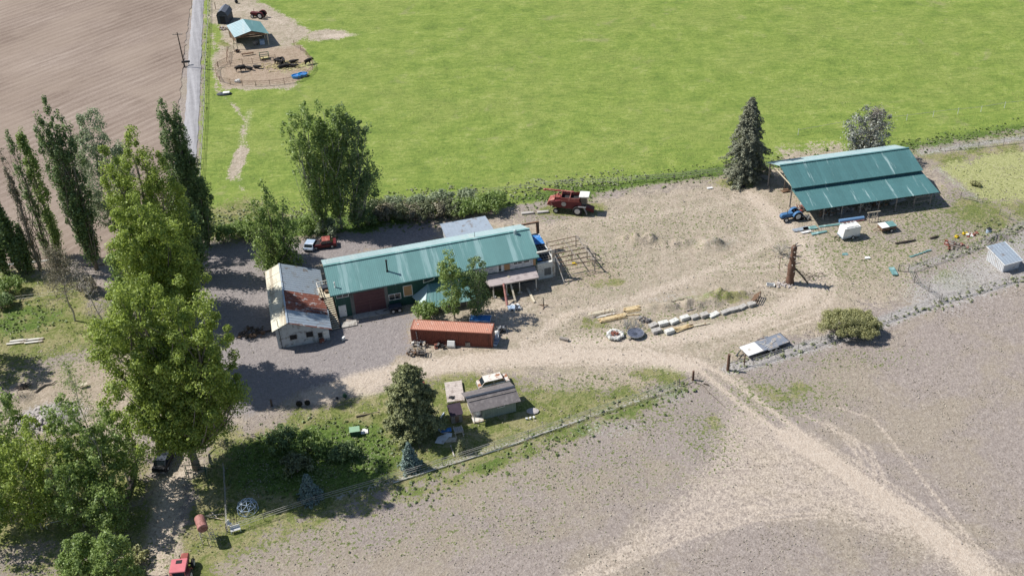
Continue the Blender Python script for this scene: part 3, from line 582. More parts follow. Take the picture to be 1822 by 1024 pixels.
A_ = dict(prof=lambda u: (.55+.9*u if u < .4 else (.95 if u < .72 else .95*math.sqrt(max(0, 1-((u-.72)/.3)**2)))), leaf=M['aspen'], bark=M['palebark'], clump=.72, cz=1.5, group=GG, fill=.15, sweep=.7)
tree('aspen_tree', 'left of the three tall aspens behind the workshop, palest', (575, 412), 182, 3.3, seed=41, nc=250, per=44, size=.18, t0=.1, tr=.26, tips=[(0, 0, 1.), (-2.6, 0, .93), (1.2, .5, .84)], **A_)
tree('aspen_tree', 'middle of the three tall aspens behind the workshop', (608, 406), 176, 3.1, seed=42, nc=250, per=46, size=.18, t0=.14, tr=.26, tips=[(0, 0, 1.), (1.9, 0, .96), (-1.3, -.5, .88)], **A_)
tree('aspen_tree', 'right, darkest of the three tall aspens behind the workshop', (637, 402), 188, 3.2, seed=43, nc=260, per=50, size=.18, t0=.08, tr=.26, tips=[(0, 0, 1.), (2.4, 0, .93), (3.4, 0, .5)], **{**A_, 'leaf': M['poplar']})
tree('aspen_tree', 'leafy tree left of the wrecked red truck', (497, 478), 322, 4.4, lambda u: (1 if u < .45 else max(0, 1-((u-.45)/.55)**1.3)), M['aspen'], M['bark'], 44, nc=240, per=54, size=.18, clump=.75, cz=1.3, fill=.15, t0=.04, tr=.25, tips=[(0, 0, 1.), (2.7, 0, .8), (-2.6, 0, .84)])
tree('aspen_tree', 'taller of the two small trees in front of the workshop', (809, 566), 446, 1.9, ov, M['aspen'], M['palebark'], 45, nc=95, per=60, size=.14, clump=.62, t0=.14, tr=.12, fill=.15)
tree('aspen_tree', 'shorter darker tree in front of the workshop porch', (852, 560), 456, 1.75, ov, M['poplar'], M['palebark'], 46, nc=95, per=60, size=.14, clump=.62, t0=.08, tr=.12)
shrub('shrub', 'leafy bush at the left corner of the sunroom', (757, 566), 2.1, 3.4, M['aspen'], 47, nc=30, per=60)
conifer('spruce_tree', 'tall grey-green spruce beside the open barn', (1326, 318), 171, 4.7, M['spruce'], 51, size=.17, dens=1.35, tr=.3, pw=.62, ragged=.5, droop=.35)
conifer('pine_tree', 'broad green conifer in front of the shipping container', (737, 768), 650, 4.1, M['pine'], 52, size=.16, dens=1.8, tr=.25, pw=.42, droop=.05, ragged=.5)
conifer('blue_spruce_tree', 'small blue spruce on the lawn by the wire fence', (731, 830), 786, 1.5, M['blue'], 53, size=.13, dens=1.3, pw=.9)
conifer('spruce_sapling', 'tiny dark green spruce beside the fence', (821, 804), 780, .75, M['pine'], 54, size=.1, pw=.9)
conifer('blue_spruce_tree', 'small blue-grey spruce in the shade of the cottonwood', (552, 885), 842, 1.6, M['blue'], 55, size=.14, dens=1.2)
tree('juniper_tree', 'grey scraggly juniper behind the open barn', (1540, 285), 188, 4.6, ov, M['silvergrey'], M['palebark'], 56, nc=85, per=55, size=.19, clump=1.0, t0=.1, tr=.3, tips=[(0, 0, 1.), (-2.5, 0, .85), (1.8, 0, .9)], limbs=50)
dead_tree('dead_juniper', 'leafless silver juniper limbs beside the green juniper', (1548, 283), 200, 57, R=4.2, tr=.22, nl=70, twigs=2600, size=.14)
shrub('willow_shrub', 'big round yellow-green willow bush by the far fence', (1500, 592), 3.6, 4.0, M['willow'], 58, nc=170, per=120, size=.095, clump=.2, stems=40)
dead_tree('bare_tree', 'bare grey-brown tree at the end of the poplar row', (134, 571), 452, 59, R=4.6, tr=.16, nl=60, twigs=5200, leaf=M['brown'], size=.16)
dead_tree('dead_tree', 'dead leaning tree with hanging grey branches beside the cottonwood', (214, 642), 478, 60, R=3., tr=.17, lean=(-2.8, 1), nl=40, twigs=1500, size=.13)
shrub('willow_shrub', 'smaller willow clump growing from the right side of the big yellow-green bush', (1534, 590), 3., 3.3, M['willow'], 61, nc=120, per=120, size=.095, clump=.2, stems=30)
# hedge of shrubs behind the workshop
rs = random.Random(9)
hedge = [(668, 384, 'shrub'), (690, 392, 'brown'), (712, 390, 'shrub'), (735, 388, 'brown'), (757, 386, 'shrub'), (780, 384, 'brown'), (802, 382, 'shrub'), (824, 383, 'aspen'), (846, 378, 'aspen'), (868, 374, 'aspen'), (884, 372, 'aspen'), (700, 378, 'silver'), (745, 372, 'silver'), (790, 368, 'silver'), (835, 362, 'silver')]
desc = {'shrub': 'dark olive', 'brown': 'dull brownish', 'aspen': 'fresh green', 'silver': 'pale silvery'}
for i, (x, y, m) in enumerate(hedge):
    shrub('shrub', '%s shrub in the hedge behind the workshop, %s' % (desc[m], ['at its left end by the aspens', 'second from the left', 'third from the left', 'fourth from the left', 'fifth from the left', 'left of the back shed', 'close beside the back shed', 'behind the back shed roof', 'behind the back shed ridge', 'near the right end', 'at the far right end', 'in the back row left', 'in the back row, second', 'in the back row, third', 'in the back row right'][i]), (x, y), rs.uniform(2., 2.7), rs.uniform(2.6, 3.8), M[m], 70+i, 'shrubs of the hedge behind the workshop', nc=34, per=60, size=.17)
for i, (x, y, r, h, m, d) in enumerate([(400, 428, 2.4, 3.2, 'aspen', 'low green bush at the foot of the road-end poplars'), (428, 420, 2.2, 2.6, 'aspen', 'low green bush right of the poplars at the pasture corner'), (455, 424, 2., 2.4, 'shrub', 'dark bush left of the leafy tree by the workshop'), (545, 412, 2.4, 3.2, 'aspen', 'light green bush under the left aspen'), (655, 398, 2.4, 3.4, 'poplar', 'dark bush under the right aspen'), (590, 415, 2.2, 2.8, 'silver', 'pale bush between the aspen trunks'),
        (20, 520, 2.2, 3., 'aspen', 'green bush at the left edge below the poplars'), (5, 545, 2., 2.4, 'poplar', 'dark bush at the left edge of the grass'), (1735, 330, .8, .7, 'willow', 'small yellow bush beside the garden'),
        (160, 520, 1.8, 3., 'brown', 'brown bush beside the bare tree'), (505, 790, 2.4, 2.6, 'poplar', 'broad shaded bush in the middle of the shrubbery'), (560, 800, 2.6, 3.2, 'aspen', 'tallest bush of the shaded shrubbery'), (612, 812, 1.8, 2., 'poplar', 'shaded bush nearest to the green utility box'), (528, 838, 2., 2.4, 'shrub', 'grey-green bush left of the small shaded spruce')]):
    shrub('shrub', d, (x, y), r, h, M[m], 90+i, nc=32, per=60, size=.17)
# thicket at the lower left and two trees at the bottom
TH = [(40, 850, 655, 'aspen', 3.2, 'thin grey-leaved tree at the left edge above the rubble heap'), (118, 905, 745, 'cotton', 3.6, 'green tree below the rubble heap'), (30, 930, 770, 'cotton', 3.8, 'bright green tree at the left edge of the thicket'), (165, 890, 700, 'aspen', 2.6, 'thin leafy tree right of the rubble heap'), (210, 900, 760, 'aspen', 3.2, 'dark tree of the thicket beside the cottonwood'), (75, 940, 800, 'cotton', 3., 'light green tree in the middle of the thicket'), (230, 860, 720, 'aspen', 2.6, 'sparse tree leaning by the earth bank'), (150, 935, 820, 'aspen', 3., 'dark low tree in front of the white fence rails'), (0, 900, 730, 'aspen', 3.4, 'dark tree cut by the left edge'), (-14, 965, 830, 'aspen', 3.2, 'green tree at the left edge, lowest of the thicket'), (205, 950, 858, 'aspen', 2.2, 'small dark tree at the lane side of the thicket')]
for i, (x, y, yt, m, r, d) in enumerate(TH):
    tree('young_tree', d, (x, y), yt, r, ov, M[m], M['palebark'], 120+i, nc=100, per=50, size=.17, clump=.75, t0=.15, tr=.11, group='trees of the lower left thicket', fill=.1)
tree('young_tree', 'unseen leafy tree past the left edge, added to shade the grass by the white boards', (-48, 655), 520, 4.2, ov, M['aspen'], M['palebark'], 144, nc=130, per=60, size=.19, clump=.9, t0=.12, tr=.2)  # stands out of view; added to cast shade on the left grass
dead_tree('dead_tree', 'grey leafless sapling above the thicket beside the white board', (172, 800), 645, 140, R=2.6, tr=.1, nl=36, twigs=1200, leaf=M['aspen'], size=.16, t0=.2)
tree('young_tree', 'bushy green tree at the bottom edge, left one', (160, 1038), 964, 2.3, lambda u: (1 if u < .5 else math.sqrt(max(0, 1-((u-.5)/.52)**2))), M['aspen'], M['bark'], 141, nc=110, per=90, size=.16, clump=.65, t0=.05, tr=.15)
tree('young_tree', 'bushy green tree at the bottom edge, right one by the lane', (222, 1046), 946, 2.3, lambda u: (1 if u < .5 else max(0, 1-((u-.5)/.5)**1.5)), M['aspen'], M['bark'], 142, nc=110, per=90, size=.16, clump=.65, t0=.05, tr=.15)
shrub('shrub', 'yellow-green bush beside the lane at the bottom', (246, 1000), 1.5, 1.8, M['willow'], 143, nc=20, per=60)
# ================================================================ MATERIALS FOR BUILT THINGS
M['teal'] = W('teal_metal_roof', (.14, .285, .28), .42, .0, .08, .5, (.26, .41, .41), .35, .5, True, spec=.5, plank=('X', 1.05, .16))
M['teal_pale'] = W('sunlit_teal_metal_roof', (.36, .48, .50), .45, .0, .08, .5, (.42, .5, .5), .3, .5, True, spec=.5, plank=('X', 1.05, .12))  # lit copy of the teal, sunlight on the slopes put into the colour
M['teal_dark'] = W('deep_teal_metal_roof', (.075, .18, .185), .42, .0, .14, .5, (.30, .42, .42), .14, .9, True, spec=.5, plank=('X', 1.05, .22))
M['greenwall'] = W('dark_green_siding', (.02, .075, .062), .6, 0, .2, .8, (.04, .1, .09), .3, .8, True, rib=('X', 4))
M['graywall'] = W('grey_siding', (.16, .165, .16), .7, 0, .2, .8, (.08, .08, .075), .4, .8, True, rib=('X', 4))
M['garage'] = W('faded_maroon_door', (.115, .055, .06), .7, 0, .2, .8, (.16, .1, .09), .35, .7, True, rib=('Z', 2))
M['white'] = W('white_paint', (.72, .72, .70), .55, 0, .06, 2, (.45, .42, .37), .3, 1)
M['dirtywhite'] = W('dirty_white_paint', (.62, .60, .55), .7, 0, .12, 2, (.34, .27, .2), .5, 1)
M['glass'] = W('dark_window_glass', (.02, .028, .035), .12, 0, .2, 1, spec=.9, bump=0)
M['tan'] = W('tan_board', (.42, .25, .13), .8, 0, .2, 2)
M['wood'] = W('weathered_brown_wood', (.20, .125, .08), .9, 0, .3, 3, (.09, .06, .045), .4, 2)
M['greywood'] = W('grey_weathered_wood', (.26, .235, .21), .9, 0, .3, 3, (.12, .1, .09), .4, 2)
M['palewood'] = W('pale_timber', (.56, .50, .38), .85, 0, .2, 3, (.3, .22, .14), .3, 2)
M['newwood'] = W('yellow_lumber', (.58, .46, .27), .8, 0, .2, 3, (.4, .27, .13), .35, 2)
M['black'] = W('black_metal', (.02, .02, .022), .5, 0, .3, 2)
M['rubber'] = W('black_rubber', (.022, .022, .023), .8, 0, .3, 3)
M['steel'] = W('dull_steel', (.34, .35, .36), .45, .5, .15, 2, (.2, .13, .09), .25, 1.2)
M['rim'] = W('pale_wheel_rim', (.55, .55, .54), .5, .2, .15, 3)
M['concrete'] = W('concrete', (.42, .40, .37), .9, 0, .15, 2, (.24, .22, .2), .4, 1.5)
M['shingle'] = W('grey_shingles', (.155, .14, .14), .9, 0, .3, 1.2, (.22, .2, .195), .4, 1.4, bump=.4)
M['pinkgrey'] = W('faded_grey_porch_roof', (.40, .35, .34), .85, 0, .14, 1.5, (.28, .24, .24), .4, 1)
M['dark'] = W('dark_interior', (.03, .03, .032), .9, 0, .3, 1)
M['galv'] = W('galvanised_roof_sheet', (.38, .44, .50), .42, .3, .1, 1, (.25, .22, .2), .22, .7, spec=.5)
M['cream'] = W('cream_aged_metal', (.60, .575, .47), .5, .1, .12, .8, (.38, .33, .25), .35, .6, True)
M['rust'] = W('rusty_roof_sheet', (.225, .085, .06), .8, 0, .35, 1.2, (.46, .44, .43), .28, 1.3)
M['palesiding'] = W('peeling_white_boards', (.50, .53, .55), .75, 0, .15, 2, (.26, .26, .25), .4, 1.6, rib=('Z', 4))
M['sage'] = W('sage_green_siding', (.24, .28, .235), .75, 0, .12, 2, (.17, .19, .16), .3, 1, rib=('X', 3))
M['whitemetal'] = W('white_ribbed_metal', (.60, .62, .65), .45, .1, .08, 1, (.45, .42, .4), .2, .8, rib=('X', 5))
M['contred'] = W('oxide_red_paint', (.185, .058, .042), .6, 0, .16, 1.2, (.12, .04, .03), .3, 1., True)
M['contop'] = W('pale_orange_red_paint', (.50, .25, .18), .65, 0, .1, 1, (.55, .36, .29), .2, 1.2)  # container roof colour, paler than its side walls
M['navy'] = W('dark_blue_grey_paint', (.045, .055, .075), .6, 0, .2, 1)
M['blue'+'t'] = W('blue_tarp', (.04, .20, .52), .5, 0, .25, 2, (.3, .42, .6), .3, 2)
M['bluepl'] = W('bright_blue_plastic', (.01, .25, .55), .35, 0, .1, 2)
M['red'] = W('faded_red_paint', (.28, .075, .062), .6, 0, .2, 1.5, (.45, .22, .18), .4, 1.5)
M['dred'] = W('dark_red_paint', (.13, .022, .026), .5, 0, .3, 1.5, (.07, .02, .02), .4, 1.5)
M['pink'] = W('sun_faded_red_roof', (.55, .16, .18), .55, 0, .12, 2)
M['paleblue'] = W('pale_blue_paint', (.35, .45, .58), .5, 0, .15, 1.5, (.6, .62, .65), .4, 1.5)
M['tractorblue'] = W('blue_tractor_paint', (.06, .155, .31), .5, 0, .15, 2)
M['carrust'] = W('white_car_paint_with_rust', (.66, .63, .58), .5, 0, .1, 1.5, (.30, .13, .06), .55, 1.1)
M['yellow'] = W('yellow_plastic', (.7, .5, .03), .5, 0, .15, 2)
M['grn'] = W('pale_green_box_paint', (.25, .40, .26), .5, 0, .1, 2)
M['dkgrn'] = W('dark_green_metal', (.03, .085, .05), .6, 0, .2, 2)
M['tealpl'] = W('teal_sheet', (.13, .26, .255), .6, 0, .2, 1.5, (.3, .45, .45), .3, 1.5)
M['tankrust'] = W('rusty_pink_tank', (.36, .17, .15), .7, 0, .2, 2, (.2, .09, .07), .4, 1.5)
M['stone'] = W('pale_rubble_stone', (.44, .40, .38), .9, 0, .25, 3)
M['hide'] = W('black_hide', (.018, .016, .016), .7, 0, .4, 3)
M['hay'] = W('loose_hay', (.50, .43, .22), .95, 0, .3, 4, bump=.6)
M['wire'] = W('fence_wire', (.36, .35, .33), .6, .3, .1, 2)
M['blockwhite'] = W('white_block', (.62, .62, .58), .85, 0, .12, 3, (.4, .38, .34), .35, 2)
M['stumpwood'] = W('red_brown_stripped_log', (.15, .088, .062), .9, 0, .4, 1.5, (.10, .06, .045), .5, 1.2, True)

def patchwork(name):
    t = NT(name); b = t.n('ShaderNodeTexBrick'); k = t.mapp(rot=(R_(90), 0, 0)); t.put(b.inputs['Vector'], k)
    b.inputs['Scale'].default_value = 1; b.inputs['Brick Width'].default_value = .75; b.inputs['Row Height'].default_value = .42; b.inputs['Mortar Size'].default_value = .05
    b.inputs['Color1'].default_value = (.58, .57, .58, 1); b.inputs['Color2'].default_value = (.20, .215, .27, 1); b.inputs['Mortar'].default_value = (.62, .61, .6, 1); b.inputs['Bias'].default_value = -.35
    return t.bsdf(t.mix(t.step(t.noise(2, 4), .5, .62), b.outputs['Color'], (.6, .59, .6)), .8)
M['patch'] = patchwork('patchwork_house_wrap')

def ribbed(mb, pts, t=.06, step=.6, h=.03, w=.045):
    """sheet with raised seams running from the eave (pts0->pts1) up to pts3->pts2"""
    mb.slab(pts, t); a, b, c, d = [Vector(p) for p in pts]; n = max(2, int((b-a).length/step)); nn = (b-a).cross(d-a).normalized()
    if nn.z < 0: nn = -nn
    for i in range(n+1):
        u = i/n*.996+.002; mb.bar(a.lerp(b, u)+nn*.02, d.lerp(c, u)+nn*.02, w, h)
    return mb
def window(parent, x, y, z, w_, h_, cross=True, frame=None, pane=None, face='-y', d=.06, label=None):
    """window on a wall facing -y (local), frame proud of the wall, pane inside"""
    f = .09; mb = MB(); X0, X1, Z0, Z1 = x-w_/2, x+w_/2, z-h_/2, z+h_/2
    mb.b2((X0-f, y-d, Z0-f), (X1+f, y+.02, Z0)); mb.b2((X0-f, y-d, Z1), (X1+f, y+.02, Z1+f))
    mb.b2((X0-f, y-d, Z0), (X0, y+.02, Z1)); mb.b2((X1, y-d, Z0), (X1+f, y+.02, Z1))
    if cross: mb.b2((x-.035, y-d*.8, Z0), (x+.035, y+.02, Z1))
    o = mb.build('window', frame or M['white'], parent, label=label)
    MB().b2((X0, y-d*.4, Z0), (X1, y+.015, Z1)).build('pane', pane or M['glass'], o)
    return o

# ================================================================ WORKSHOP
wo = G(602, 565); HW = R_(13.7)
T = thing('workshop_building', 'long dark green workshop with a teal metal roof and a maroon garage door', 'building', tuple(wo), HW)
mb = MB(); e, rd = 4.66, 6.62
mb.prism([(0, -.1), (9.4, -.1), (9.4, e), (4.7, rd), (0, e)], 0, 31.9); mb.build('wall', M['greenwall'], T)
gx = MB(); gx.b2((2.2, -.035, .02), (2.75, .01, 4.6)); gx.b2((7.5, -.035, .02), (8., .01, 4.6)); gx.b2((2.75, -.035, 3.95), (7.5, .01, 4.6)); gx.build('wall_cladding', M['graywall'], T, label='grey siding round the garage door')
pw_ = MB(); pw_.b2((22.4, -.05, 2.95), (31.6, .01, 4.62)); pw_.build('wall_cladding', M['patch'], T, label='white house wrap in blue-grey patches under the eave')
lw = MB(); lw.b2((20.6, -.04, 0), (31.5, .01, 2.75)); lw.build('wall_cladding', M['dark'], T, label='dark sheet painted as the shaded recess under the porch roof')  # flat dark sheet, the shade of the recess put into its colour
rf = MB(); ribbed(rf, [(-.72, -.42, e-.1), (32.15, -.42, e-.1), (32.05, 4.7, rd+.1), (-.78, 4.7, rd+.1)], step=.3); rf.build('roof', M['teal'], T, label='teal near roof slope')
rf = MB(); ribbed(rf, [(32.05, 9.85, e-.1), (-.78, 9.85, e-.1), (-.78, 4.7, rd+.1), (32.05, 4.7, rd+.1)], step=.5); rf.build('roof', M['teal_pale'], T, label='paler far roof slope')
MB().bar((-.8, 4.7, rd+.16), (32.08, 4.7, rd+.16), .4, .06).build('ridge_cap', M['teal'], T)
MB().b2((-.72, -.5, e-.27), (32.15, -.44, e-.11)).build('gutter', M['teal_dark'], T)
gd = MB(); gd.b2((2.75, -.06, .05), (7.5, .01, 3.9))
for k in range(1, 6): gd.b2((2.75, -.085, .65*k-.02), (7.5, -.055, .65*k+.02))
gd.build('garage_door', M['garage'], T)
MB().b2((2.2, -1.3, -.05), (8.2, -.02, .09)).build('door_apron', M['concrete'], T)
dr = MB(); dr.b2((.25, -.07, .08), (1.4, .01, 2.15)); d_ = dr.build('door', M['white'], T)
MB().b2((1.22, -.13, 1.0), (1.3, -.07, 1.12)).build('handle', M['black'], d_)
window(T, 1.15, 0, 4.05, 1.7, .8); window(T, 9.0, 0, 1.95, 1.75, .95); window(T, 11.1, 0, 2.6, 1.25, 1.8, False, pane=M['tan'], label='tall window with a tan blind')
wq = MB(); wq.slab([(13.6, -.05, 3.4), (15.4, -.05, 3.75), (15.4, -.05, 4.55), (13.6, -.05, 4.55)], .05); wq.build('window', M['white'], T, label='slanted window with a white frame')
MB().slab([(13.75, -.08, 3.55), (15.25, -.08, 3.87), (15.25, -.08, 4.42), (13.75, -.08, 4.42)], .025).build('pane', M['glass'], kids(T)[-1])
dd = MB(); dd.b2((25.3, -.1, 2.95), (26.3, -.04, 4.5)); dq = dd.build('door', M['white'], T, label='white glazed upper door')
MB().b2((25.6, -.12, 3.05), (26.0, -.1, 4.35)).build('pane', M['glass'], dq)
MB().b2((26.5, -.1, 3.0), (27.4, -.04, 4.55)).build('wall_board', M['tan'], T)
window(T, 28.7, -.05, 4.1, 1.3, .65, True); window(T, 30.1, -.05, 4.1, .9, .65, False)
MB().b2((31.2, -.09, 2.95), (31.6, -.04, 4.6)).build('wall_board', M['tan'], T)
def on_near(x, y): return e-.1+(y+.42)*(rd+.2-e)/5.12
for (x, y, h, r, n_) in ((8.55, 1.9, 1.9, .13, 'stovepipe'), (.3, .85, .8, .09, 'roof_vent')):
    q = MB(); z = on_near(x, y); q.tube((x, y, z-.1), (x, y, z+h), r, n=10); q.tube((x, y, z+h+.04), (x, y, z+h+.18), r*1.6, r*.6, n=10); q.tube((x, y, z-.05), (x, y, z+.12), r*1.7, r*1.3, n=10)
    q.build(n_, M['black'] if h > 1 else M['white'], T)
q = MB(); q.tube((29.6, 4.3, rd-.2), (29.6, 4.3, rd+.5), .25, .2); q.ell((29.6, 4.3, rd+.5), (.27, .27, .2)); q.build('roof_vent', M['teal_pale'], T)
q = MB(); q.tube((23.4, 6., rd-.7), (23.4, 6., rd+.55), .05); q.build('vent_pipe', M['steel'], T)
# porch
pr = MB(); pr.slab([(22.6, -.1, 2.82), (31.45, -.1, 2.82), (31.3, -2.75, 2.42), (23.4, -2.75, 2.42)], .12); po = pr.build('porch_roof', M['pinkgrey'], T)
q = MB(); q.b2((23.4, -2.83, 2.18), (31.3, -2.76, 2.4)); q.build('fascia', M['greywood'], po)
for x in (24.0, 26.1, 28.2, 30.9):
    q = MB(); q.b2((x-.08, -2.6, 0), (x+.08, -2.44, 2.3)); q.b2((x-.35, -2.7, 0), (x+.35, -2.35, .14)); q.build('porch_post', M['dirtywhite'], T)
# sunroom wing with a lean-to roof
wg = MB(); wg.b2((12.6, -3.3, -.05), (20.6, -.02, 1.25)); wg.build('wing_wall', M['graywall'], T, label='low grey wall of the sunroom')
wg = MB(); ribbed(wg, [(12.9, -3.75, 1.2), (20.9, -3.75, 1.2), (20.9, -.02, 3.1), (14.2, -.02, 3.1)], step=.55); wg.build('wing_roof', M['teal'], T)
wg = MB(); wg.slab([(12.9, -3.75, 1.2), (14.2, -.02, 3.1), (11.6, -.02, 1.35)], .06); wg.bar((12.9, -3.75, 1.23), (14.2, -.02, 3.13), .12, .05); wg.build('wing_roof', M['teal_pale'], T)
wg = MB()
for i in range(9): wg.b2((12.7+i*.96, -3.36, .05), (12.8+i*.96, -3.3, 1.2))
wg.build('wing_trim', M['dirtywhite'], T)
# unfinished right end: white lower room, deck, posts and beams
q = MB(); q.b2((31.62, .0, -.05), (34.75, 9.0, 2.95)); q.build('end_room', M['blockwhite'], T, label='white wrapped room at the right end')
eo = kids(T)[-1]
q = MB(); q.b2((33.0, -.05, .6), (34.1, .0, 1.9)); q.build('opening', M['graywall'], eo)
q = MB(); q.b2((32.1, .5, 2.95), (34.5, 8.8, 3.02)); q.build('deck', M['dark'], T)
q = MB(); [q.bar((32.2, .8+.75*i, 3.08), (34.5, .8+.75*i, 3.08), .09, .1) for i in range(8)]; [q.bar((32.3+.45*i, .6, 3.16), (32.3+.45*i, 5.2, 3.16), .07, .06) for i in range(5)]; q.build('floor_joists', M['greywood'], T)
q = MB(); q.slab([(32.2, 5.4, 3.2), (34.6, 5.0, 3.25), (34.5, 7.6, 3.32), (32.2, 8.2, 3.3)], .03); q.slab([(32.1, .6, 3.2), (32.9, .5, 3.22), (32.5, 2.2, 3.24)], .02); q.build('tarp', M['bluet'], T)
for (y, m, nm) in ((.15, 'dirtywhite', 'white corner post and beam'), (8.9, 'wood', 'dark rear post and beam')):
    q = MB(); q.b2((34.35, y-.18, 2.95 if y > 1 else 0), (34.8, y+.24, 5.0)); q.bar((31.9, y, 5.0), (34.8, y, 5.0), .28, .26); q.build('corner_frame', M[m], T, label=nm)
q = MB(); q.bar((34.9, -.1, 3.6), (35.5, -2.9, .1), .09, .09); q.build('brace', M['dirtywhite'], T)
# logs and ladder leaning on the porch
q = MB(); q.tube((0, 0, 0), (.0, 0, 0), .1)
def leaning(name, label, cat, a, za, b, zb, r, m, w=None):
    A = G(*a, za); B = G(*b, zb); q = MB(); d = B-A
    if w: q.bar((0, 0, 0), tuple(d), w, .08)
    else: q.tube((0, 0, 0), tuple(d), r, r*.85, 8)
    return solo(q, name, m, label, cat, tuple(A))
leaning('leaning_log', 'thick reddish log leaning on the porch roof, the left one', 'log', (902.5, 543), .2, (896, 504), 2.5, .2, M['tankrust'])
leaning('leaning_beam', 'long pale timber leaning over the porch roof, the right one', 'timber', (917, 535), .2, (904.5, 490), 2.8, .13, M['palewood'], .28)
leaning('leaning_plank', 'pale beam lying on the grass in front of the porch', 'timber', (951, 537), .15, (938, 512), .15, .2, M['palewood'], .35)

# annex behind the workshop
T = thing('back_shed', 'small shed with a pale blue-grey roof behind the workshop', 'shed', tuple(wo), HW)
def wl(px, py, z):
    q = G(px, py, z)-wo; return (q.x*math.cos(HW)+q.y*math.sin(HW), -q.x*math.sin(HW)+q.y*math.cos(HW))
a = wl(782.4, 397.7, 3.3); b = wl(863, 383.3, 3.3)
q = MB(); q.b2((a[0]+.3, 9.6, -.05), (b[0]-.3, a[1]-.4, 3.0)); q.build('wall', M['palesiding'], T)
q = MB(); ribbed(q, [(a[0], a[1], 3.25), (b[0], a[1], 3.25), (b[0]+.2, 9.5, 3.75), (a[0], 9.5, 3.75)], step=.6); q.build('roof', M['galv'], T)

# stairs and landing between the old barn and the workshop
Pb = G(598, 586); Pt = G(583, 527, 2.75)
T = thing('outside_stair', 'wooden stair with pale treads climbing between the old barn and the workshop', 'stairs', tuple(Pb))
v = Pt-Pb; hv = Vector((v.x, v.y, 0)); L_ = hv.length; hv.normalize(); sv = Vector((hv.y, -hv.x, 0)); n = 16
T.rotation_euler = (0, 0, math.atan2(hv.y, hv.x)-math.pi/2)
for i in range(n):
    u = (i+.5)/n; MB().box((0, L_*u, v.z*u+.05), (1.35, .24, .06)).build('tread', M['palewood'], T)
q = MB(); [q.bar((s*.66, 0, .05), (s*.66, L_, v.z), .07, .24) for s in (-1, 1)]; q.build('stringer', M['darkbark'], T)
ld = MB(); ld.b2((-1.2, L_, v.z-.12), (.85, L_+2.9, v.z+.02)); ld.build('landing', M['palewood'], T)
q = MB()
for p, r_ in (((-1.15, L_+.05), (-1.15, L_+2.85)), ((-1.15, L_+2.85), (.8, L_+2.85))):
    for i in range(4):
        u = i/3; x = p[0]+(r_[0]-p[0])*u; y = p[1]+(r_[1]-p[1])*u; q.bar((x, y, 0 if i in (0, 3) else v.z), (x, y, v.z+1), .1)
    for zz in (.5, 1.0): q.bar((*p, v.z+zz), (*r_, v.z+zz), .09)
q.build('railing', M['dirtywhite'], T)
q = MB(); q.b2((-.5, L_+1.6, v.z+.03), (.5, L_+2.5, v.z+.55)); q.build('storage_box', M['navy'], T)
q = MB(); q.b2((-.2, L_+.8, v.z+.03), (.3, L_+1.3, v.z+.4)); q.build('storage_box', M['wood'], T)

# ================================================================ OLD BARN
O = G(496, 619.7); HB = R_(12.5)
T = thing('old_barn', 'old barn with a patched grey, cream and rusty metal roof left of the workshop', 'barn', tuple(O), HB)
zl, zr, zz = 3.15, 1.95, 4.35
q = MB(); q.prismy([(0, -.1), (7.65, -.1), (7.65, zr+.12), (1.95, zz), (0, zl+.1)], 0, 15.3); q.build('wall', M['palesiding'], T)
def bpl(x): return 4.58-(x-1.95)*.4 if x > 1.95 else 4.58-(1.95-x)*.45
def panel(x0, x1, y0, y1, m, lab, st=.7):
    q = MB(); ribbed(q, [(x0, y0, bpl(x0)), (x0, y1, bpl(x0)), (x1, y1, bpl(x1)), (x1, y0, bpl(x1))], .05, st, .04, .05); q.build('roof_panel', M[m], T, label=lab)
panel(-.45, 1.95, -.5, 15.9, 'cream', 'cream left roof slope', 2.05)
panel(8.1, 1.95, 8.3, 15.9, 'galv', 'grey rear roof sheets', .6)
panel(7.95, 1.95, 3.1, 8.3, 'rust', 'rusty red roof sheets with pale flakes', .6)
panel(8.1, 1.95, -.3, 3.1, 'galv', 'grey front roof sheets', .6)
panel(8.12, 5.2, 3.08, 4.6, 'galv', 'small grey patch sheet', .6)
q = MB(); q.slab([(8.1, -.5, bpl(8.1)), (1.95, -.5, bpl(1.95)), (1.95, -.3, bpl(1.95)), (8.1, -.3, bpl(8.1))], .05); q.build('roof_edge', M['rust'], T)
MB().bar((1.95, -.5, 4.62), (1.95, 15.9, 4.62), .25, .06).build('ridge_cap', M['galv'], T)
for x, z, w_, h_ in ((2.4, 1.6, .95, .75), (4.8, 1.6, .95, .85), (6.3, 1.1, .55, .8)):
    f = MB(); f.b2((x-w_/2-.07, -.05, z-h_/2-.07), (x+w_/2+.07, .01, z+h_/2+.07)); fo_ = f.build('window', M['greywood'], T); MB().b2((x-w_/2, -.07, z-h_/2), (x+w_/2, -.05, z+h_/2)).build('pane', M['dark'], fo_)
MB().b2((6.75, -.06, .35), (7.6, .0, 1.75)).build('wall_panel', M['white'], T)
MB().tube((.55, -.12, 0), (.55, -.12, 5.2), .045).build('conduit_pipe', M['black'], T)

